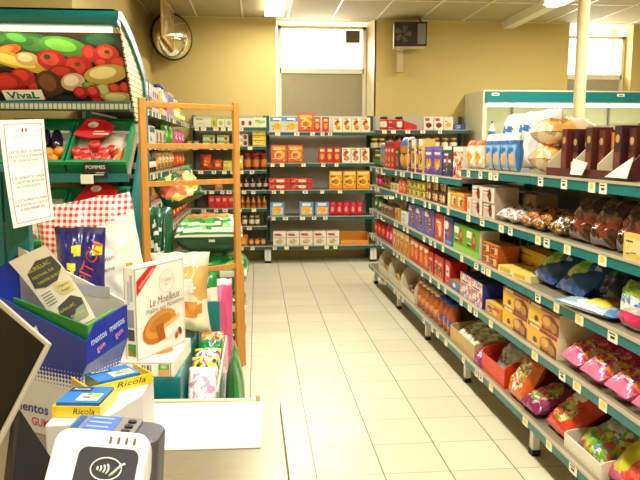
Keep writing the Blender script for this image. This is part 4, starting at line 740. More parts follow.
# picture board with the printed vegetables
A = Vector((XR, 4.70, 1.812)); UP = Vector((0, 4.375 - 4.70, 2.207 - 1.812)); UPn = UP.normalized(); NRM = Vector((0, -UP.z, UP.y)).normalized()
b = MB(); b.slab([(XL, 4.70, 1.812), (XR, 4.70, 1.812), (XR, 4.375, 2.207), (XL, 4.375, 2.207)], -.012, mat('#2a1a12', .35))
KP = .00153
class Pic:
    k = 0
def pic(cx, cy, rx, ry, col, rot=0., lt=None):
    for ring, (s_, c_) in enumerate(((1, col), (.62, lt or col))):
        if ring and not lt: break
        Pic.k += 1; off = NRM * (.0012 + .00025 * Pic.k); m_ = mat(c_, .3, coat=.3, vary=.3, scale=16); pts = []
        for j in range(22):
            a = 2 * PI * j / 22; x = rx * s_ * math.cos(a); y = ry * s_ * math.sin(a); c, q = math.cos(rot), math.sin(rot)
            X = cx - rx * .12 * ring + x * c - y * q; Y = cy - ry * .15 * ring + x * q + y * c
            X = min(X, 526); Y = max(138, min(413, Y)); pts.append(A + Vector((-(530 - X) * KP, 0, 0)) + UP * ((415 - Y) / 277) + off)
        b.add(pts, [tuple(range(22))[::-1]], m_)
for q in [(40, 165, 75, 30, '#1f4a1e', 0, '#2f6a28'), (190, 185, 90, 45, '#234a1c', .1, '#3a6a28'), (130, 160, 60, 25, '#2c5a24', .2, '#4a8a38'), (460, 165, 90, 35, '#14301a', 0, '#1e4a2a'), (300, 188, 98, 38, '#3c7a26', .15, '#69a83c'), (-60, 250, 90, 50, '#b81c18', 0, '#d83828'),
          (70, 205, 62, 20, '#c8561a', -.25, '#e8843a'), (20, 240, 60, 26, '#3a5a24', .2, '#6a8a3a'), (95, 245, 150, 30, '#c89a28', .28, '#ecd25a'), (140, 235, 46, 27, '#c8a468', 0, '#e8d09a'), (238, 240, 58, 42, '#b01a14', 0, '#e04630'), (335, 268, 62, 48, '#a81612', 0, '#d83226'), (395, 212, 32, 34, '#b01814', 0, '#dc3a2a'),
          (465, 212, 48, 38, '#b81c14', 0, '#ea5a38'), (505, 250, 40, 30, '#b01a14', 0, '#d83a28'), (437, 246, 30, 20, '#b01814', 0, '#d8362a'), (270, 285, 60, 28, '#8e1410', 0, '#c02a20'), (105, 305, 48, 36, '#a81612', 0, '#d8322a'), (40, 335, 64, 48, '#a01410', 0, '#d02a22'), (150, 362, 46, 42, '#a81612', 0, '#d43a2c'), (-80, 350, 70, 50, '#b88a20', 0, '#e0b840'),
          (205, 335, 56, 58, '#4a2614', .2, '#7a4424'), (303, 323, 52, 35, '#c8ac80', -.3, '#f2e4c8'), (370, 335, 34, 16, '#4a7a2a', 0, '#7aa84a'), (425, 358, 34, 34, '#8a9a4a', 0, '#c0cc84'), (445, 290, 92, 38, '#b8a048', -.15, '#ecdf98'), (325, 366, 30, 26, '#a81612', 0, '#dc3a2c'), (378, 362, 29, 28, '#b01814', 0, '#e24636'), (470, 347, 27, 22, '#b01814', 0, '#e04434'),
          (513, 345, 20, 26, '#b01814', 0, '#d8382c'), (475, 388, 72, 26, '#c0a850', 0, '#eee0a0'), (390, 400, 30, 16, '#a81612', 0, '#dc3a2c'), (260, 395, 60, 20, '#1c1018', 0, '#3a2030'), (225, 222, 14, 10, '#1e4a1e'), (340, 250, 12, 8, '#1e4a1e'), (468, 200, 11, 8, '#1e4a1e')]: pic(*q)
b.build('vegetable_picture', t)
q = MB(); Pm = Matrix.Identity(4)
q.M = Matrix.Translation(A + Vector((-(530 - 88) * KP, 0, 0)) + UP * .155 + NRM * .035) @ Matrix(((1, 0, 0, 0), (0, -NRM.y, UPn.y, 0), (0, -NRM.z, UPn.z, 0), (0, 0, 0, 1)))
q.poly([(-.125, .035), (-.115, -.04), (.13, -.033), (.122, .042)], .0, WHITE); q.add([(-.125, .006, .035), (-.115, .006, -.04), (.13, .006, -.033), (.122, .006, .042)], [(3, 2, 1, 0)], WHITE)
q.text('VivaL', 0, 0, .072, -.0015, mat('#0f6a58', .4), .2, 0, .02, .03); q.build('shop_name_plate', t)
bx(XL, XR, 4.62, 4.66, 1.755, 1.815, TEAL_D).build('price_rail', t)
bx(XL, XR, 4.612, 4.62, 1.765, 1.80, gridmat('#9a9878', '#3a4a40', .03, .008, (0,))).build('price_grid', t)
def tray_shelf(y0, z0, y1, z1):
    b = MB(); b.slab([(XL, y0, z0), (XR, y0, z0), (XR, y1, z1), (XL, y1, z1)], -.02, mat('#8a7f66', .5)); b.box(XL, XR, y0 - .05, y0 - .03, z0 - .05, z0 + .005, TEAL); return b
tray_shelf(4.53, 1.345, 4.90, 1.625).build('tray_shelf', t); tray_shelf(4.27, .87, 4.70, 1.18).build('tray_shelf', t)
b = MB(); b.box(XL, XR, 4.30, 5.10, .05, .82, mat('#b58a55', .5)); b.box(XL, XR, 4.36, 5.08, 0, .05, BLACK); b.build('base_cabinet', t)
for x in (XL - .02, XR + .001):
    b = MB(); b.hexa([(x, 4.26, .5), (x + .02, 4.26, .5), (x + .02, 5.1, .5), (x, 5.1, .5), (x, 4.26, .9), (x + .02, 4.26, .9), (x + .02, 5.1, 1.75), (x, 5.1, 1.75)], TEAL); b.build('side_panel', t)
# crates lie on the sloping shelves
TH = math.atan2(.28, .37)
def slope(x, s, up, y0, z0, th):   # point on a sloping shelf: s along the slope, up above it
    return Vector((x, y0 + s * math.cos(th) - up * math.sin(th), .002 + z0 + s * math.sin(th) + up * math.cos(th)))
UPR = (4.53, 1.348, math.atan2(.28, .37)); LOW = (4.27, .873, math.atan2(.31, .43))
LINER = speckle(('#b8ae94', '#c9c0a8', '#a89e86', '#d4ccb6'), 30, .8, 0, True)
def crate(x0, x1, row, label, L=.455):
    y0, z0, th = row; r = thing('produce_crate', label, 'crate', (x0, y0, z0 + .002), 0, 'green produce crates'); r.rotation_euler = (th, 0, 0); w = x1 - x0; H_ = .10
    bx(0, w, 0, L, .002, .012, GREEN).build('bottom', r)
    b = MB(); t_ = .014
    for q in ((0, w, 0, t_), (0, w, L - t_, L), (0, t_, t_, L - t_), (w - t_, w, t_, L - t_)): b.box(*q, .012, H_, GREEN)
    b.build('walls', r)
    b = MB()
    for q in ((-.006, w + .006, -.012, 0), (-.006, w + .006, L, L + .01)): b.box(*q, H_ - .02, H_ + .004, mat('#12925a', .4))
    b.build('rim', r)
    bx(t_, w - t_, t_, L - t_, .012, .02, LINER).build('liner', r)
    return r
crate(-1.64, -1.235, UPR, 'green crate of aubergines and oranges on the upper slope behind the notice')
crate(-1.222, -.845, UPR, 'green crate of apples and carrots on the upper slope of the produce stand')
crate(-1.64, -1.245, LOW, 'green crate with a few potatoes on the lower slope behind the notice', .5)
crate(-1.232, -.85, LOW, 'green crate of red apples on the lower slope behind the gingham bag', .5)
def apple(r, cols):
    b = MB(); prof = []
    for k in range(11):
        a = -PI / 2 + PI * k / 10; rr = r * math.cos(a) * (1 + .06 * math.sin(a)); zz = r * .9 * math.sin(a) + (-r * .16 * math.exp(-(rr / (r * .35)) ** 2) if a > 0 else r * .08 * math.exp(-(rr / (r * .35)) ** 2)); prof.append((max(rr, .0012), zz + r * .9))
    b.lathe(prof, cols, 18); o = b.build('apple'); MB().tube([(0, 0, r * 1.45), (.003, 0, r * 1.75), (.008, 0, r * 2.0)], .0022, mat('#4a3018', .7), 6).build('stalk', o); return o
APM = speckle(('#c8281c', '#d8421e', '#e8a030', '#b81c18', '#d83020'), 9, .25, .5, True); APR = speckle(('#b81a18', '#cc2a20', '#a01414', '#d84028'), 9, .25, .5, True)
ap = apple(.042, APM); apr = apple(.042, APR)
def put(o, first, x, s, up, row, label, cat, group, rx=0., rz=0.):
    c = o if first else dup(o); c.rotation_mode = 'ZYX'; p = slope(x, s, up, *row); c.location = p + Vector((0, 0, .003)); c.rotation_euler = (row[2] + rx, 0, rz); tag(c, label, cat, group); return c
spots = [(-1.15, .07, 0), (-1.185, .14, 1), (-1.10, .05, 1), (-1.125, .13, 0), (-1.075, .21, 0), (-1.045, .065, 1), (-.985, .06, 1), (-.955, .16, 0), (-1.005, .13, 1)]
for i, (x, s, k) in enumerate(spots):
    put(ap if k == 0 else apr, (i == 0) or (i == 1 and False) or (k == 1 and i == 1), x, s, .021, UPR, ('yellow red' if k == 0 else 'deep red') + ' apple in the upper crate, %s of the heap from the notice side' % ORD[i], 'apple', 'apples in the upper crate', 0, i * 1.3)
for i, (x, s) in enumerate([(-1.17, .24), (-1.08, .20), (-1.02, .27), (-.93, .21), (-1.12, .30), (-.96, .30)]):
    put(apr, False, x, s, .021, LOW, 'red apple in the lower crate by the gingham bag, %s of six' % ORD[i], 'apple', 'apples in the lower crate', 0, i)
def carrot(L, r):
    b = MB(); pts = [(r * .35, 0), (r * .9, .01), (r, .03), (r * .85, L * .4), (r * .6, L * .75), (r * .25, L * .95), (.001, L)]
    b.M = Matrix.Rotation(-PI / 2, 4, 'X') @ Matrix.Translation((0, 0, 0)); b.lathe([(q, zz) for q, zz in pts], mat('#d8742a', .5, vary=.25, scale=30), 12); return b.build('carrot')
cr = carrot(.2, .0135)
for i, (x, s, a) in enumerate([(-.945, .03, -.15), (-.915, .03, -.15), (-.886, .03, -.12)]):
    put(cr, i == 0, x, s, .0385, UPR, 'orange carrot beside the apples in the upper crate, %s from the apples' % ORD[i], 'carrot', 'carrots in the upper crate', 0, a)
b = MB(); b.lathe([(.0385 * math.cos(a), .0385 * math.sin(a) + .0385) for a in [-PI / 2 + PI * k / 10 for k in range(11)]], mat('#e88a1a', .45, vary=.2, scale=60), 18); og = b.build('orange')
MB().lathe([(.006, .0755), (.006, .0775)], mat('#4a6a20', .7), 8).build('stem_end', og)
for i, (x, s) in enumerate([(-1.52, .06), (-1.42, .06), (-1.32, .06), (-1.36, .13), (-1.29, .14)]): put(og, i == 0, x, s, .021, UPR, 'orange at the front of the upper crate behind the notice, %s from the crate corner' % ORD[i], 'orange', 'oranges in the upper crate')
b = MB(); pts = [(.008, 0), (.022, .01), (.036, .05), (.04, .1), (.032, .16), (.022, .2), (.012, .215)]
b.M = Matrix.Rotation(-PI / 2, 4, 'X'); b.lathe(pts, mat('#1e0f22', .2, coat=.6), 16); au = b.build('aubergine')
q = MB(); q.M = Matrix.Rotation(-PI / 2, 4, 'X'); q.lathe([(.024, .195), (.018, .215), (.006, .225), (.005, .245)], mat('#3a5a2a', .6), 10); q.build('calyx', au)
for i, (x, s) in enumerate([(-1.57, .16), (-1.49, .16), (-1.40, .17), (-1.31, .17)]): put(au, i == 0, x, s, .062, UPR, 'dark aubergine at the back of the upper crate behind the notice, %s in the row' % ORD[i], 'aubergine', 'aubergines in the upper crate', 0, .1 * (i - 1))
b = MB(); b.lathe([(.034 * math.cos(a) + .0005, .027 * math.sin(a) + .027) for a in [-PI / 2 + PI * k / 8 for k in range(9)]], mat('#7a5430', .8, vary=.35, scale=40), 14); po = b.build('potato')
for i, (x, s) in enumerate([(-1.47, .10), (-1.40, .07), (-1.52, .05), (-1.33, .10)]): put(po, i == 0, x, s, .021, LOW, 'brown potato at the front of the lower crate, %s of four' % ORD[i], 'potato', 'potatoes in the lower crate', 0, i)
def fan_sign(x, s, row, label):
    p = slope(x, s, .03, *row); b = MB(); m_ = RED
    b.M = Matrix.Rotation(row[2] - PI / 2 + .15, 4, 'X')
    arc = [(-.13, -.02), (-.02, -.05), (.06, -.045), (.12, .0), (.13, .06), (.08, .11), (-.02, .14), (-.06, .13)]
    for y in (0, .004): b.add([(a, y, c) for a, c in arc], [tuple(range(8)) if y == 0 else tuple(range(7, -1, -1))], m_)
    b.ell(-.01, .075, .035, .028, -.001, WHITE); b.ell(-.015, .06, .02, .014, -.0014, mat('#c8b8a0')); b.rect(.0, .1, -.02, -.005, -.001, mat('#f4d0c0')); b.rect(.0, .07, .008, .016, -.001, mat('#f0b8a8'))
    o = b.build('price_sign'); o.location = p + Vector((0, -.02, .085)); tag(o, label, 'sign'); return o
fan_sign(-1.09, .26, UPR, 'red fan shaped sign with white picture in the upper apple crate'); fan_sign(-1.05, .36, LOW, 'red fan shaped sign with white picture in the lower apple crate')
t2 = thing('price_board', 'small black price board hanging on the produce stand edge', 'sign', (-1.03, 4.462, 1.375)); b = MB().box(-.075, .075, -.008, 0, -.055, .045, mat('#1c1814', .6)); b.text('POMMES', 0, .015, .032, -.009, WHITE, .12); b.rect(-.02, .05, -.035, -.03, -.009, WHITE); b.rect(.0, .055, -.022, -.018, -.009, WHITE); b.build('slate', t2)
for x in (-.06, .06): bx(x - .004, x + .004, -.006, -.002, .045, .06, STEEL).build('hook', t2)
b = MB().box(-.04, .04, -.004, 0, -.06, 0, WHITE); o = b.build('price_card'); o.location = (-1.085, 4.455, 1.345); tag(o, 'small blank white card below the black price board', 'card')
# ------------------------------------------------------------------ wooden ladder rack and the sacks behind it
t = thing('wooden_ladder', 'light wooden ladder rack standing on the tiles before the green sacks', 'ladder', (-.685, 4.2, 0), math.atan2(.38, .545)); L = math.hypot(.545, .38)
b = bx(-.022, .022, -.014, .014, 0, 1.812, WOOD).build('post', t, .003); bx(L - .022, L + .022, -.014, .014, 0, 1.812, WOOD).build('post', t, .003)
for zz in (1.773, 1.524, 1.293, .72, .30): bx(.022, L - .022, -.009, .009, zz - .017, zz + .017, WOOD).build('rung', t, .003)
b = MB(); b.hexa([(L + .025, .0, 0), (L + .055, .0, .0), (L + .055, .03, .0), (L + .025, .03, .0), (L + .022, -.014, .74), (L + .04, -.014, .70), (L + .04, .014, .70), (L + .022, .014, .74)], WOOD); b.build('rear_brace', t)
SG = mat('#23923f', .3, coat=.4); SGD = mat('#125232', .3, coat=.4); LEAF = speckle(('#2a9c46', '#1b8036', '#45b058', '#157030', '#8ac85a'), 9, .3, .4); ORS = speckle(('#b84a24', '#d86a30', '#6a8a3a', '#c85a28', '#e09a50'), 12, .3, .4)
def sack(w, d, th, topm, seed, bands):
    """plump sack lying flat, its long side towards the camera; bands by height on the bulging front"""
    b = MB(); nu, nv = 34, 34; off = Vector((seed * 2.3, seed, 0))
    for sgn in (1, -1):
        vs = []; fs = []; mm = []; hh = []
        for j in range(nv + 1):
            for i in range(nu + 1):
                u, v = math.sin(PI / 2 * (-1 + 2 * i / nu)), math.sin(PI / 2 * (-1 + 2 * j / nv))
                q = max(0, 1 - abs(u) ** 5) ** .5 * max(0, 1 - abs(v) ** 4) ** .5; f = 1 + .10 * noise.noise(Vector((u * 2.5, v * 2.5, sgn)) + off) + .05 * noise.noise(Vector((u * 6, v * 6, sgn)) + off)
                vs.append((u * w / 2 * (1 + .03 * noise.noise(Vector((v * 3, 1, 0)) + off)), v * d / 2 + d / 2, sgn * th / 2 * q * f)); hh.append(sgn * q)
        for j in range(nv):
            for i in range(nu):
                a = j * (nu + 1) + i; q = (a, a + 1, a + nu + 2, a + nu + 1); fs.append(q if sgn > 0 else q[::-1]); h = (hh[a] + hh[a + nu + 2]) / 2
                h += .05 * noise.noise(Vector((i * .3, j * .1, 2)) + off); u = -1 + 2 * i / nu; m = topm
                if j < nv * .5:
                    for lo, hi, mb, *ur in bands:
                        if lo <= h < hi and (not ur or ur[0] <= u <= ur[1]): m = mb; break
                mm.append(m)
        b.add(vs, fs, mm, True)
    return b.ground()
WB = mat('#eeece2', .35, coat=.3)
TOPB = [(.55, .86, WB, .42, .62), (.60, .74, mat('#b8c4b0', .4), -.8, .2), (.45, .93, LEAF), (.27, .45, WB), (.12, .27, SG), (-.02, .12, WB), (-.12, -.02, SGD), (-.2, -.12, WB, .0, .3), (-2, -.02, SGD)]
MIDB = [(.6, 2, LEAF), (.4, .6, SGD), (.25, .4, LEAF), (-.1, .25, WB, .1, .9), (-.2, .25, SG), (-.35, -.2, WB, -.6, .1), (-2, -.2, SG)]
zt = -.0
for i, (th, lab, dx) in enumerate(((.225, 'green sack lying at the bottom of the stack behind the wooden ladder', 0), (.24, 'green sack lying second from the floor behind the wooden ladder', .02), (.24, 'green sack with white patch lying just under the topmost sack behind the ladder', .03), (.27, 'plump green sack with orange top and white bands, topmost behind the ladder', 0))):
    b = sack(.47, .5, th, ORS if i == 3 else LEAF, i + 3, TOPB if i == 3 else MIDB); o = b.build('charcoal_sack'); o.location = (-.345 + dx, 4.74, zt); o.rotation_euler[2] = .04 * (i % 2) - .02; tag(o, lab, 'sack', 'green sacks behind the ladder'); zt += max(p.z for p in b.v) + .001
b = pouch(.205, 1.1, .16, SGD, (('d', .42, .52, -.22, WB), ('e', -.2, .78, .12, .05, WB), ('e', .2, .72, .1, .04, WB), ('e', -.1, .66, .2, .03, WB), ('e', .2, .35, .35, .1, mat('#8a3a24', .3)), ('e', -.3, -.2, .3, .15, SG)), 71, lean=.1, nv=40)
o = b.build('charcoal_sack'); o.location = (-.69, 4.62, 0); o.rotation_euler[2] = .0; tag(o, 'tall dark green sack with slanting white stripe standing behind the ladder', 'sack', 'green sacks behind the ladder')
b = pouch(.33, .26, .13, SGD, (('e', .05, .05, .95, .85, speckle(('#d8a030', '#b83a24', '#e8c860', '#2a5a2c', '#d86a4a', '#f0d890'), 7, .3, .4)), ('b', .85, 1, SG)), 72, lean=.35, roll=.45)
o = b.build('food_sack'); o.location = (-.52, 5.06, zt + .0); o.rotation_euler[2] = .15; tag(o, 'dark green bag with orange and red food picture leaning on top of the sacks', 'bag')
b = pouch(.2, .68, .13, mat('#e0568f', .3, coat=.4), (('e', -.2, -.3, .25, .1, mat('#f0a8c4')), ('b', .9, 1, mat('#e8c8d4')), ('e', .3, -.75, .4, .08, mat('#f4dce6'))), 73, lean=.06, nv=36)
o = b.build('litter_bag'); o.location = (-.265, 4.21, 0); tag(o, 'tall pink bag standing on the floor beside the right ladder post', 'bag'); o['label'] = 'tall pink bag standing on the floor at the foot of the wooden ladder'
b = pouch(.17, .78, .11, SG, (('b', .55, .8, WB), ('b', -.2, .1, LEAF)), 74, lean=.03, nv=36)
o = b.build('charcoal_sack'); o.location = (-.325, 3.9, 0); tag(o, 'upright green sack with white band in front of the tall pink bag', 'sack')

# ------------------------------------------------------------------ checkout counter
ZT = .78
t = thing('checkout_counter', 'worn steel checkout counter with cream edge rails', 'counter', (0, 0, 0))
b = MB(); b.prism([(-1.1, .42), (.09, .42), (.062, 1.86), (-1.1, 1.925)], ZT - .03, ZT, steelmat()); b.build('counter_top', t)
b = MB(); b.prism([(-1.08, .5), (.05, .5), (.03, 1.8), (-1.08, 1.86)], 0, ZT - .03, mat('#6a6350', .5)); b.build('base', t)
MB().prism([(.072, .42), (.098, .42), (.072, 1.84), (.056, 1.84)], ZT, ZT + .022, mat('#efe6c8', .4)).build('side_rail', t, .003)
MB().prism([(-.6, 1.905), (-.012, 1.872), (-.012, 1.882), (-.6, 1.915)], ZT, ZT + .01, mat('#e6dab4', .4)).build('rear_rail', t)
bx(-.012, .0, 1.868, 1.88, ZT, ZT + .02, mat('#a8945e', .4)).build('rail_end', t)
b = MB(); b.box(-.19, .19, 0, .30, 0, .003, mat('#fbf9f4', .5, vary=.02))
b.M = Matrix.Translation((-.19, 0, .0032)) @ Matrix.Rotation(-PI / 2, 4, 'X'); GI = mat('#b8b2ac', .7)
for k in range(6):
    for q in range(3): b.rect(.015 + .03 * q, .036 + .03 * q, .05 + .035 * k, .054 + .035 * k, 0, GI)
for k in range(5): b.ell(.105, .04 + .055 * k, .003, .003, 0, GI)
o = b.build('paper_sheet', None, 0, (-.19, 1.575, ZT + .0008), 0.0); o.rotation_euler[2] = -.03; tag(o, 'large white paper sheet lying on the steel checkout counter', 'paper')

# white carton that carries the lozenge trays
RZ = .96
b = MB(); b.prism([(-.425, 1.32), (-.325, 1.32), (-.262, 1.48), (-.255, 1.60), (-.34, 1.64), (-.41, 1.60)], ZT + .001, RZ, mat('#dad8d4', .5, vary=.04)); o = b.build('sweets_carton', None, .003); tag(o, 'plain pale grey carton under the two yellow lozenge trays', 'carton')
YL = mat('#f2cf1c', .35, coat=.3); RBL = mat('#1f6fc0', .35, coat=.3, vary=.1)
def lozenge_tray(w, d, h):
    r = bpy.data.objects.new('lozenge_tray', None); C.objects.link(r); q = .003
    bx(-w / 2, w / 2, 0, d, 0, q, YL).build('bottom', r)
    b = MB(); b.box(-w / 2, w / 2, 0, q, q, h, YL); b.text('Ricola', w * .16, h * .55, h * .75, -.0008, INK, w * .45, .2); b.build('front_wall', r)
    bx(-w / 2, -w / 2 + q, q, d, q, h, YL).build('side_wall', r); bx(w / 2 - q, w / 2, q, d, q, h, YL).build('side_wall', r); return r
for i, (x, y, rz, w, d, lab, plab) in enumerate(((-.372, 1.352, -.12, .098, .11, 'yellow lozenge tray with blue pack next to the card terminal', 'blue lozenge pack in the tray next to the card terminal'), (-.312, 1.505, .62, .155, .095, 'yellow lozenge tray with blue pack next to the lying cake box', 'blue lozenge pack in the tray next to the lying cake box'))):
    r = lozenge_tray(w, d, .024); r.location = (x, y, RZ + .0005); r.rotation_euler[2] = rz; tag(r, lab, 'tray', 'yellow lozenge trays')
    pw = .088 if i == 0 else .1
    p = carton(pw, d - .016, .026, '#1f6fc0', [('r', .1, .1, .9, .9, '#2a82d0')], side='#1a5cae', top='#2878cc', detail=False); Mx = p.M
    p.M = Matrix.Translation((0, 0, .0266)) @ Matrix.Rotation(-PI / 2, 4, 'X')
    p.rect(-.1 * pw, .42 * pw, (d - .016) * .12, (d - .016) * .55, 0, WHITE); p.rect(0 * pw, .2 * pw, (d - .016) * .26, (d - .016) * .36, -.0004, mat('#e0482a')); p.ell(.3 * pw, (d - .016) * .42, .1 * pw, .012, -.0004, mat('#d8b838')); p.ell(.12 * pw, (d - .016) * .48, .06 * pw, .008, -.0004, mat('#6aa83a'))
    p.rect(-.48 * pw, .05 * pw, (d - .016) * .68, (d - .016) * .93, -.0002, mat('#16314a')); p.text('Ricola', -.2 * pw, (d - .016) * .8, .014, -.0008, WHITE, .4 * pw, .2)
    o = p.build('lozenge_pack'); o.location = (x - .007 * math.sin(rz), y + .008 * math.cos(rz), RZ + .0037); o.rotation_euler[2] = rz; tag(o, plab, 'sweets', 'blue lozenge packs')

# blue and white dotted gum display with its leaflets
t = thing('gum_display', 'blue gum display carton fading to white dots, filled with leaflets', 'display', (-.415, 1.62, ZT + .001), -PI / 6); HT = halftone(); GREY = mat('#d3cfc4', .5); L, D_ = .38, .15
b = MB(); q = .005
fr = [(-L, 0), (-.075, 0), (-.06, .10), (0, .205), (0, .262), (-L, .372)]
b.add([(x, 0, zz) for x, zz in fr] + [(x, q, zz) for x, zz in fr], [tuple(range(6)), tuple(range(11, 5, -1))] + [(i, 6 + i, 6 + (i + 1) % 6, (i + 1) % 6) for i in range(6)], HT)
sd = [(q, .207), (D_, .235), (D_, .322), (.035, .30), (q, .262)]
b.add([(0, y, zz) for y, zz in sd] + [(-q, y, zz) for y, zz in sd], [tuple(range(5)), tuple(range(9, 4, -1))] + [(i, 5 + i, 5 + (i + 1) % 5, (i + 1) % 5) for i in range(5)], HT)
b.hexa([(-.075, q, 0), (-.07, q, 0), (-.07, D_, 0), (-.075, D_, 0), (-.062, q, .10), (-.057, q, .10), (-.057, D_, .10), (-.062, D_, .10)], HT)
b.hexa([(-.062, q, .10), (-.057, q, .10), (-.057, D_, .10), (-.062, D_, .10), (-.005, q, .205), (0, q, .205), (0, D_, .235), (-.005, D_, .235)], HT)
b.hexa([(-L, q, 0), (-L + q, q, 0), (-L + q, D_, 0), (-L, D_, 0), (-L, q, .372), (-L + q, q, .372), (-L + q, D_, .43), (-L, D_, .43)], HT)
b.box(-L + q, -.076, q, D_ - q, 0, q, GREY)
b.text('mentos', -.195, .066, .036, -.001, mat('#1c2f8c', .4), .12, .1, 0, .015); b.text('GUM', -.165, .03, .03, -.001, mat('#d8203c', .4), .06, 0, 0, .015)
b.poly([(-.185, .265), (-.145, .255), (-.16, .285)], -.001, WHITE)
b.build('carton', t)
b = MB(); b.M = Matrix.Translation((.001, 0, 0)) @ Matrix.Rotation(PI / 2, 4, 'Z'); PK = mat('#e88ab0', .4); LB = mat('#c0d0f0', .4)
for k in range(2): b.text('mentos', .042 + .066 * k, .262 + .018 * k, .026, -.0005, LB, .056, .1, .25, .01); b.text('gum', .048 + .066 * k, .238 + .018 * k, .022, -.0005, PK, .03, 0, .35, .01)
b.build('side_print', t)
b = MB(); b.hexa([(-L + q, D_ - q, .12), (-q, D_ - q, .24), (-q, D_, .24), (-L + q, D_, .12), (-L + q, D_ - q, .45), (-q, D_ - q, .332), (-q, D_, .332), (-L + q, D_, .45)], GREY); b.rect(-.19, -.05, .335, .365, D_ - q - .001, mat('#b8bac4', .5)); b.build('rear_flap', t)
b = MB(); GI2 = mat('#177a2c', .4); b.hexa([(-.25, .012, .2), (-.008, .012, .212), (-.008, .018, .212), (-.25, .018, .2), (-.25, .012, .345), (-.008, .012, .298), (-.008, .018, .298), (-.25, .018, .345)], GI2); b.hexa([(-.014, .018, .24), (-.008, .018, .24), (-.008, .11, .24), (-.014, .11, .24), (-.014, .018, .298), (-.008, .018, .298), (-.008, .11, .318), (-.014, .11, .318)], mat('#6aa83a', .4)); b.build('green_insert', t)
def leaflet(TL, TR, BR, BL, label, lines, bow=.012):
    """bowed printed sheet through four corners, print laid on its front"""
    TL, TR, BR, BL = map(Vector, (TL, TR, BR, BL)); nn = (BR - BL).cross(TL - BL).normalized()
    if nn.y > 0: nn = -nn
    P = lambda u, v, o=0.: (BL * (1 - u) + BR * u) * (1 - v) + (TL * (1 - u) + TR * u) * v + nn * (-bow * 4 * v * (1 - v) + o)
    b = MB(); n = 8; pv = [P(0, k / n) for k in range(n + 1)] + [P(1, k / n) for k in range(n + 1)]; bk = [p - nn * .0012 for p in pv]; W_ = mat('#f7f4ea', .5, vary=.02)
    b.add(pv + bk, [(k, n + 1 + k, n + 2 + k, k + 1) for k in range(n)] + [(2 * n + 2 + k, 2 * n + 3 + k, 3 * n + 4 + k, 3 * n + 3 + k) for k in range(n)] + [(0, 2 * n + 2, 3 * n + 3, n + 1), (n, 2 * n + 1, 4 * n + 3, 3 * n + 2)], W_)
    for (kind, *a) in lines:
        q = MB()
        if kind == 'p':
            pts, m_, off = a; dens = []
            for i in range(len(pts)):
                (u0, v0), (u1, v1) = pts[i], pts[(i + 1) % len(pts)]
                dens += [(u0 + (u1 - u0) * s / 3, v0 + (v1 - v0) * s / 3) for s in range(3)]
            b.add([P(u, v, off) for u, v in dens], [tuple(range(len(dens)))], m_)
        else:
            s_, cu, cv, hh, ww, m_, rot = a; q.text(s_, 0, 0, 1., 0, m_, ww / hh * 1.)
            c_, sn = math.cos(rot), math.sin(rot); asp = (TR - TL).length / (TL - BL).length
            b.add([P(cu + (p.x * c_ - p.z * sn) * hh, cv + (p.x * sn + p.z * c_) * hh * asp, .0022) for p in q.v], q.f, m_)
    o = b.build('leaflet'); tag(o, label, 'leaflet', 'leaflets in the gum display'); return o
DG = mat('#4a5058', .5); YT = mat('#e6e23a', .5); PY = mat('#f0eca8', .5); SLT = mat('#6a7078', .6); LGN = mat('#a8bca0', .5)
leaflet((-.68, 1.889, 1.197), (-.559, 1.818, 1.252), (-.402, 1.668, 1.09), (-.499, 1.72, 1.034), 'long white leaflet with grey and yellow print standing tilted in the gum display',
    [('p', [(.08, .60), (.16, .78), (.55, .88), (.95, .86), (.98, .70), (.7, .58), (.35, .56)], DG, .0012), ('t', 'AURILLAC', .52, .80, .13, .62, YT, .05), ('t', 'FESTIVAL DE', .5, .71, .09, .6, YT, .05), ('t', 'THEATRE DE RUE', .55, .635, .09, .66, YT, .05),
     ('p', [(.5, .48), (.55, .56), (.95, .52), (.92, .40), (.6, .40)], PY, .0012), ('t', "L'Agence", .73, .505, .09, .3, SLT, .0), ('t', 'Regie', .74, .445, .09, .22, SLT, 0)] + [('p', [(.1, .50 - .035 * k), (.38, .51 - .035 * k), (.38, .50 - .035 * k), (.1, .49 - .035 * k)], SLT, .0012) for k in range(5)] +
    [('p', [(.12, .05), (.3, .30), (.75, .36), (.95, .28), (.9, .06)], DG, .0012), ('t', 'AVRILLAC', .5, .24, .1, .45, YT, .08), ('p', [(.4, .05), (.5, .17), (.92, .21), (.9, .06)], LGN, .0016), ('t', 'FESTIVAL', .68, .13, .08, .4, PY, .05)])

# tablet screen and its stand
PA = Vector((-.517, .856, .012)).normalized(); PBv = Vector((-.054, -.033, -.112)); PBv = (PBv - PA * PBv.dot(PA)).normalized(); P1 = Vector((-.295, .95, 1.233)); NN = PA.cross(PBv).normalized()
if NN.dot(Vector((0, 0, 1.5)) - P1) < 0: NN = -NN
t = thing('touch_screen', 'black glossy touch screen with pale bezel tilted on a dark stand', 'screen', (0, 0, 0)); LA, LB_ = .36, .23
b = MB(); sl = [P1, P1 + PA * LA, P1 + PA * LA + PBv * LB_, P1 + PBv * LB_]
b.hexa([p - NN * .007 for p in sl] + sl, mat('#b8b2a4', .35)); b.build('housing', t, .002)
GLS = mat('#070608', .5, vary=.02); GLS.node_tree.nodes['Principled BSDF'].inputs['Specular IOR Level'].default_value = .06
ins = [P1 + PA * .006 + PBv * .006, P1 + PA * (LA - .010) + PBv * .010, P1 + PA * (LA - .010) + PBv * (LB_ - .010), P1 + PA * .010 + PBv * (LB_ - .010)]
b = MB(); b.hexa([p + NN * .0003 for p in ins] + [p + NN * .0016 for p in ins], GLS); b.build('screen_glass', t)
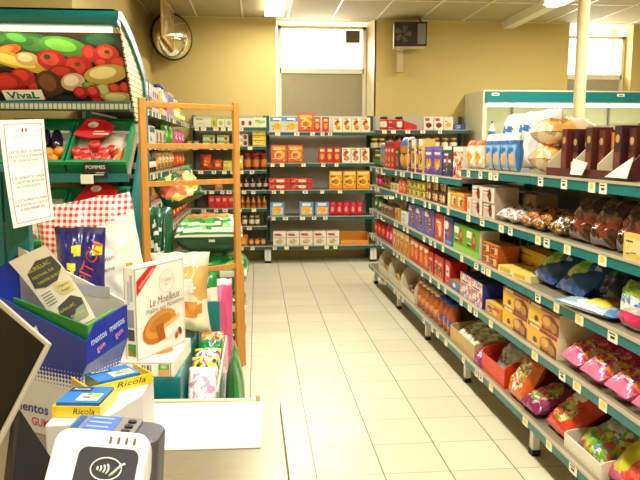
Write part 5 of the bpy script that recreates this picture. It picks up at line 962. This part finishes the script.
b = MB(); b.prism([(-.345, .915), (-.285, .955), (-.31, 1.0), (-.37, .96)], ZT + .021, 1.03, mat('#17151b', .45)); b.hexa([(-.345, .915, 1.03), (-.285, .955, 1.03), (-.31, 1.0, 1.03), (-.37, .96, 1.03), (-.345, .945, 1.125), (-.338, .95, 1.135), (-.345, .96, 1.135), (-.352, .955, 1.125)], mat('#17151b', .45)); b.build('stand', t)
b = MB(); b.prism([(-.52, .80), (-.33, .74), (-.27, .93), (-.44, 1.02)], ZT + .001, ZT + .02, mat('#17151b', .45)); b.build('foot_plate', t)
b = MB(); b.prism([(-.62, .8), (-.37, .76), (-.335, .86), (-.6, 1.02)], ZT + .021, 1.02, mat('#1d1a22', .5)); o = b.build('cash_drawer', None, .004); tag(o, 'dark box standing beneath the black touch screen', 'box')

# card terminal on a short stand
t = thing('card_terminal', 'grey and white card payment terminal with blue display on the counter edge', 'card terminal', (-.163, .812, 1.172), -.12); t.rotation_euler[1] = .07; TG = mat('#4a4852', .4); TW = mat('#e9e6ea', .35, coat=.3, vary=.03)
def rounded(x0, x1, y0, y1, r, n=6):
    out = []
    for cx, cy, a0 in ((x1 - r, y1 - r, 0), (x0 + r, y1 - r, PI / 2), (x0 + r, y0 + r, PI), (x1 - r, y0 + r, 1.5 * PI)):
        out += [(cx + r * math.cos(a0 + PI / 2 * k / n), cy + r * math.sin(a0 + PI / 2 * k / n)) for k in range(n + 1)]
    return out
b = MB(); b.prism(rounded(-.052, .052, -.064, 0, .02), -.16, 0, TG); b.build('body', t, .004)
b = MB(); b.prism(rounded(-.056, .022, -.062, -.003, .006), 0, .004, mat('#77736c', .4)); b.build('display_bezel', t, .001)
sc = bx(-.040, -.003, -.054, -.009, .004, .0055, mat('#3550c8', .25, coat=.5)).build('display', t); sc.data.materials[0] = emit('#3a5ae0', .55)
b = MB()
for q in range(3): b.box(-.036, -.010, -.018 - .012 * q, -.014 - .012 * q, .0055, .006, mat('#8aa0f0', .4))
b.build('readout', sc)
bx(-.052, -.045, -.052, -.012, .004, .0055, mat('#1e5a9a', .3)).build('side_key', t)
for q in range(3): MB().prism([(x + .012, y - .018 - .014 * q) for x, y in rounded(-.005, .005, -.0035, .0035, .003, 3)], .004, .0065, BLACK).build('button', t)
PV = Vector((0, -.062, .012)); TILT = Matrix.Translation(PV) @ Matrix.Rotation(.9, 4, 'X') @ Matrix.Translation(-PV)
b = MB(); b.M = TILT; b.prism(rounded(-.060, .047, -.23, -.062, .016), -.025, .014, TW); b.build('reader_shell', t, .004)
b = MB(); b.M = TILT; b.prism(rounded(-.028, .039, -.222, -.082, .010), .014, .0165, mat('#3a3842', .4)); pad = b.build('reader_pad', t)
b = MB(); b.M = TILT
for q in range(4): b.prism(rounded(.002 + .009 * q, .005 + .009 * q, -.077, -.069, .0014, 3), .014, .0148, mat('#6a6660', .4))
b.build('indicator_lamp', t)
b = MB(); b.M = TILT @ Matrix.Translation((0, .040, 0)); WL = mat('#d8d6da', .4)
ring = [(.006 + .017 * math.cos(a), -.145 + .012 * math.sin(a), .0172) for a in (2 * PI * k / 24 for k in range(25))]; b.tube(ring, .0009, WL, 5)
for k in range(4): b.tube([(-.005 + .003 * k + (.002 + .001 * k) * math.cos(a), -.145 + (.002 + .0014 * k) * math.sin(a), .0172) for a in (-1., -.5, 0, .5, 1.)], .0011, WL, 5)
b.tube([(.011, -.152, .0172), (.016, -.147, .0172), (.022, -.140, .0172), (.026, -.138, .0172)], .0014, WL, 5)
b.build('contactless_mark', pad)
b = MB(); b.lathe([(.05, ZT + .001 - 1.172), (.05, ZT + .008 - 1.165), (.018, ZT + .014 - 1.165), (.018, -.155)], BLACK, 20, 0, -.05); b.build('stand', t)

# ------------------------------------------------------------------ teal rack behind the counter and its goods
RT = .824
t = thing('counter_rack', 'teal steel rack behind the counter carrying bread bags and cake boxes', 'rack', (0, 0, 0))
bx(-.82, -.238, 1.99, 2.72, 0, RT, TEAL).build('body', t, .006); bx(-.82, -.238, 2.72, 2.74, 0, RT + .02, TEAL_D).build('rear_edge', t)
CB = '#f3ecdf'; CK = '#c9822e'
b = carton(.195, .262, .046, CB, [('r', .01, .93, .99, .96, '#a8452e'), ('r', .01, .04, .99, .07, '#a8452e'), ('r', .94, .04, .952, .96, '#a8452e'), ('r', .5, .2, .53, .8, '#6a625a'), ('r', .545, .2, .56, .8, '#6a625a'), ('r', .58, .2, .62, .8, '#7a7268'), ('r', .635, .2, .65, .8, '#6a625a'), ('r', .76, .15, .93, .5, '#e0a048'), ('r', .76, .5, .93, .88, '#5aa84a'), ('r', .80, .6, .88, .8, '#a8d080'), ('r', .15, .6, .4, .66, '#8a8278'), ('r', .15, .3, .42, .42, '#c8beb0')], detail=False)
b.M = Matrix.Translation((0, 0, .0464)) @ Matrix.Rotation(-PI / 2, 4, 'X'); b.ell(.02, .12, .05, .045, 0, mat(CK), .3); b.ell(.0, .125, .03, .026, -.0004, mat('#e8b86a')); b.ell(.07, .2, .015, .01, -.0004, mat('#b8641e'))
for p_ in ((-.094, -.092, .258, .004), (.092, .094, .258, .004)): b.rect(p_[0], p_[1], p_[3], p_[2], 0, mat('#a8452e'))
o = b.build('cake_box'); o.location = (-.352, 1.995, RT + .0005); o.rotation_euler[2] = -.09; tag(o, 'white cake box lying flat on the teal rack under the upright cake box', 'box', 'white cake boxes')
CZ = RT + .0475
wB, hB, tB = .232, .282, .046
b = carton(wB, tB, hB, CB, [('r', .0, .985, 1, .99, '#8a5a4a'), ('r', .0, .01, 1, .015, '#8a5a4a'), ('r', .975, 0, .982, 1, '#c8a090'), ('p', [(.0, .70), (.42, .985), (.24, .985), (.0, .86)], '#d42a1e'),
     ('e', .50, .40, .0, .0, CB), ('e', .44, .30, .36, .17, '#b8701e', .22), ('e', .46, .325, .33, .14, '#d8903a', .22), ('e', .45, .34, .24, .075, '#c07a28', .25), ('p', [(.50, .30), (.86, .36), (.82, .20), (.56, .12)], CB), ('p', [(.50, .30), (.86, .38), (.84, .33), (.52, .25)], '#e8bc70'), ('p', [(.34, .32), (.50, .33), (.54, .14), (.40, .16)], '#a86018'), ('e', .86, .17, .035, .05, '#8a4a1c', .4), ('e', .78, .13, .035, .04, '#a8622c', -.3)], detail=False)
BR = mat('#5a463c', .6)
b.text('Le Moelleux', .01, hB * .60, .036, -.006, BR, .15, .25, .06); b.text('Praline aux Noisettes', .01, hB * .515, .021, -.006, BR, .185, .25, .06)
ring = [(.02 + .036 * math.cos(a), -.005, hB * .79 + .036 * math.sin(a)) for a in (2 * PI * k / 28 for k in range(29))]; b.tube(ring, .0006, mat('#b8b0a6'), 4)
b.text('P.COURANT', .02, hB * .80, .016, -.005, mat('#8a8078'), .055); b.text('depuis', .02, hB * .755, .009, -.005, mat('#a8a098'), .02)
b.text('RECETTE PUR BEURRE', -.076, hB * .875, .011, -.0065, WHITE, .085, 0, .62)
b.M = Matrix.Translation((-wB / 2 - .0006, 0, 0)) @ Matrix.Rotation(-PI / 2, 4, 'Z')
for p_ in ((-.045, -.0435, .0, hB, '#8a6a5a'), (-.004, -.0025, .0, hB, '#8a6a5a'), (-.035, -.012, .10, .155, '#9a9aa0'), (-.034, -.026, .17, .24, '#c8c4cc'), (-.024, -.014, .18, .26, '#b8bcc8'), (-.038, -.008, .012, .05, '#5a9a3a'), (-.036, -.02, .015, .03, '#d88a2a'), (-.036, -.012, .06, .095, '#4a463e')): b.rect(p_[0], p_[1], p_[2], p_[3], 0, mat(p_[4]))
o = b.build('cake_box'); fx, fy, gx, gy = -.361, 2.0, -.243, 2.20
o.location = ((fx + gx) / 2, (fy + gy) / 2, CZ); o.rotation_euler[2] = math.atan2(gy - fy, gx - fx); tag(o, 'white cake box standing upright with a ring cake picture and red corner ribbon', 'box', 'white cake boxes')
# croissants, gingham bag, brioche bags
b = pouch(.23, .30, .14, speckle(('#d89a48', '#f0dcb0', '#c07a2c', '#f6ead0', '#e0b068'), 11, .25, .6, True), (('b', .7, 1, mat('#e8dfc8', .2, coat=.8)), ('e', .3, .2, .3, .18, mat('#f2e2e4', .3)), ('e', .35, -.35, .5, .18, mat('#d88a30', .35, coat=.5))), 80, gusset=.25, crease=.08, lean=.06)
o = b.build('croissant_bag'); o.location = (-.285, 2.40, RT + .0015); tag(o, 'see-through bag of croissants standing behind the upright cake box', 'bag')
b = pouch(.37, .47, .17, mat('#f4efe6', .35, coat=.3, vary=.05), (('d', .42, 9, .3, gingham(.021)), ('r', .78, -1, 1, -.25, mat('#e8b22a')), ('e', .3, -.75, .3, .14, mat('#d88a2c')), ('d', -9, -1.0, .5, mat('#e8c040')), ('e', .75, -.35, .14, .22, mat('#e0a828'))), 81, crease=.07, lean=.1, roll=.16, nu=30, nv=34, texts=(('Bonne Maman', .1, .0, .026, mat('#5a4a6a'), .13, .12), ('La Madeleine', .12, -.16, .024, mat('#5a4a6a'), .12, .12)))
o = b.build('madeleine_bag'); o.location = (-.565, 2.46, RT + .0015); o.rotation_euler[2] = .08; tag(o, 'big white bag with red gingham top standing on the teal rack', 'bag')
NV = mat('#1c1f74', .3, coat=.5); YP = mat('#f2d824', .35); OP = mat('#e0481c', .35)
b = pouch(.18, .41, .12, NV, (('e', -.1, .62, .2, .09, YP), ('e', -.3, .35, .2, .09, YP), ('e', .75, .62, .2, .1, YP), ('e', -.65, -.2, .3, .3, mat('#3a78d0')), ('e', .3, -.55, .35, .16, mat('#d8a030')), ('b', .88, 1, mat('#14164a'))), 82, lean=.1, gusset=.2, nu=28, nv=34, texts=(('PITCH', .45, .42, .055, OP, .15, 1.25),))
o = b.build('brioche_bag'); o.location = (-.60, 2.28, RT + .0015); o.rotation_euler[2] = .1; tag(o, 'navy brioche bag with yellow spots before the gingham bag', 'bag', 'brioche bags')
b = pouch(.15, .27, .09, mat('#2a6cc8', .3, coat=.5), (('e', .2, .15, .55, .4, mat('#e8e4e0')), ('e', .2, .15, .42, .3, mat('#d8641c')), ('e', .2, .15, .16, .12, mat('#f4e2c0')), ('b', .6, 1, mat('#c8382c'))), 83, lean=.1)
o = b.build('brioche_bag'); o.location = (-.735, 2.24, RT + .0015); tag(o, 'blue brioche bag with orange ring standing left of the navy brioche bag', 'bag', 'brioche bags'); o['label'] = 'blue brioche bag with orange ring standing beside the navy brioche bag'

# clear candy bin at the end of the rack
t = thing('candy_bin', 'teal bin with clear plastic side holding candy bags behind the counter', 'bin', (0, 0, 0)); ZB = .62
bx(-.236, -.134, 1.985, 2.62, 0, ZB, TEAL).build('base', t)
MB().slab([(-.128, 1.99, ZB - .1), (-.128, 2.62, ZB - .1), (-.128, 2.62, .768), (-.128, 1.99, .772)], .004, clear('#dfe8e6', .7)).build('clear_side', t)
b = MB(); b.tube([(-.130, 1.985, .774), (-.130, 2.62, .770), (-.232, 2.625, .770)], .0035, mat('#cfd4cc', .3)); b.build('rim', t)
bx(-.234, -.155, 2.64, 2.66, 0, .905, TEAL).build('rear_panel', t)
CN = [('#e8802a', '#f0d040', '#d83a2a', '#f4ece0', '#6ab04a', '#e05a8a'), ('#0f7a4c', '#14925a', '#0c6a44'), ('#f0e040', '#f4f0ec', '#e84a8a', '#4a4a5a', '#d8d03a'), ('#c8d82a', '#e8e84a', '#3a3a2a', '#e84a9a', '#f4f0e8'), ('#f4f0ec', '#f6f2ee', '#e89ab8', '#f4f0ec', '#f0e8ea')]
NMS = ['orange multicoloured candy bag farthest back in the clear candy bin', 'dark green candy bag in the middle of the clear candy bin', 'yellow, white and pink candy bag in the clear candy bin', 'lime candy bag near the front of the clear candy bin', 'white candy bag with pink print at the front of the clear candy bin']
for i, cols in enumerate(CN):
    b = pouch(.098, .23, .075, speckle(cols, 20, .25, .6), (('b', .88, 1, mat(cols[0])),), 84 + i, lean=.78, crease=.1); o = b.build('candy_bag'); o.location = (-.184, 2.43 - .108 * i, ZB + .001); o.rotation_euler[2] = 0; tag(o, NMS[i], 'bag', 'candy bags in the clear bin')
b = pouch(.30, .78, .06, SG, (('b', -.2, .3, mat('#e8e4d8', .3)), ('b', -.9, -.4, LEAF)), 90, lean=.02, nv=36); o = b.build('charcoal_sack'); o.location = (-.045, 2.36, 0); o.rotation_euler[2] = PI / 2; tag(o, 'narrow green sack standing against the outside of the clear candy bin', 'sack')

# teal post with the legal notice
t = thing('notice_post', 'teal post behind the counter carrying a printed legal notice', 'post', (0, 0, 0))
bx(-.77, -.708, 1.945, 1.98, 0, 1.46, TEAL).build('upright', t); bx(-.70, -.640, 1.945, 1.98, 0, 1.46, TEAL).build('upright', t); bx(-.77, -.64, 1.952, 1.975, 1.30, 1.44, TEAL_D).build('cross_plate', t)
leaf = leaflet((-.655, 1.815, 1.575), (-.581, 1.94, 1.584), (-.568, 1.945, 1.308), (-.634, 1.815, 1.297), 'white legal notice with red border taped to the teal post', [], .004)
bpy.data.objects.remove(leaf)
def notice():
    RB = mat('#c8604a', .5); GT = mat('#1c1814', .6); L_ = []
    for pts in ([(.08, .035), (.92, .035), (.92, .04), (.08, .04)], [(.08, .96), (.92, .96), (.92, .965), (.08, .965)], [(.08, .035), (.095, .035), (.095, .965), (.08, .965)], [(.905, .035), (.92, .035), (.92, .965), (.905, .965)]): L_.append(('p', pts, RB, .0012))
    L_ += [('p', [(.46, .885), (.50, .885), (.50, .92), (.46, .92)], mat('#3a4a8a'), .0012), ('p', [(.54, .885), (.58, .885), (.58, .92), (.54, .92)], mat('#c83a3a'), .0012), ('p', [(.2, .845), (.8, .845), (.8, .848), (.2, .848)], SLT, .0012)]
    for v0, ls in ((.70, ("IL EST INTERDIT DE VENDRE", "DE L'ALCOOL AUX MINEURS", "DE MOINS DE 18 ANS")), (.455, ("IL EST INTERDIT DE VENDRE", "A CREDIT DES BOISSONS", "ALCOOLIQUES")), (.24, ("IL EST INTERDIT D'OFFRIR", "DES BOISSONS ALCOOLIQUES", "A DES MINEURS"))):
        for k, s_ in enumerate(ls): L_.append(('t', s_, .5, v0 - .042 * k, .066, .76 - (.16 if k == 2 else 0), GT, 0))
        for k in range(2): L_.append(('p', [(.2, v0 - .125 - .016 * k), (.78, v0 - .125 - .016 * k), (.78, v0 - .122 - .016 * k), (.2, v0 - .122 - .016 * k)], mat('#c8c0b8'), .0012))
    return L_
o = leaflet((-.655, 1.815, 1.575), (-.581, 1.94, 1.584), (-.568, 1.945, 1.308), (-.634, 1.815, 1.297), 'white legal notice with red border taped to the teal post', notice(), .004)
o.name = 'legal_notice'; o['category'] = 'notice'; del o['group']

# ------------------------------------------------------------------ daylight, camera, output
W_ = bpy.data.worlds.new('daylight'); S.world = W_; W_.use_nodes = True; bg = W_.node_tree.nodes['Background']; bg.inputs[0].default_value = (1, .98, .95, 1); bg.inputs[1].default_value = 4.0
for x, w in ((.92, 1.1), (4.85, .8)):
    ld = bpy.data.lights.new('window_daylight', 'AREA'); ld.shape = 'RECTANGLE'; ld.size = w; ld.size_y = .5; ld.energy = 30; ld.color = (1, .97, .92)
    lo = bpy.data.objects.new('window_daylight', ld); C.objects.link(lo); lo.location = (x, 9.95, 2.95); lo.rotation_euler = (-PI / 2 + .25, 0, 0)
cd = bpy.data.cameras.new('camera'); cam = bpy.data.objects.new('camera', cd); C.objects.link(cam); S.camera = cam
cd.sensor_width = 36; cd.lens = 675 / 640 * 36; cd.clip_start = .02
p_ = math.atan(90 / 675); ya = math.atan(63 / 675 * math.cos(p_))
Fw = Vector((math.sin(ya) * math.cos(p_), math.cos(ya) * math.cos(p_), -math.sin(p_))); Rt = Vector((math.cos(ya), -math.sin(ya), 0)); Up = Rt.cross(Fw)
M = Matrix((Rt, Up, -Fw)).transposed().to_4x4(); M.translation = (0, 0, 1.5); cam.matrix_world = M
vs = S.view_settings; vs.view_transform = 'Standard'; vs.look = 'None'; vs.gamma = 1; vs.use_curve_mapping = False; vs.exposure = .1
S.cycles.use_denoising = True; S.cycles.max_bounces = 6; S.cycles.diffuse_bounces = 3; S.cycles.transparent_max_bounces = 12; S.cycles.caustics_reflective = False; S.cycles.caustics_refractive = False; S.cycles.sample_clamp_indirect = 6
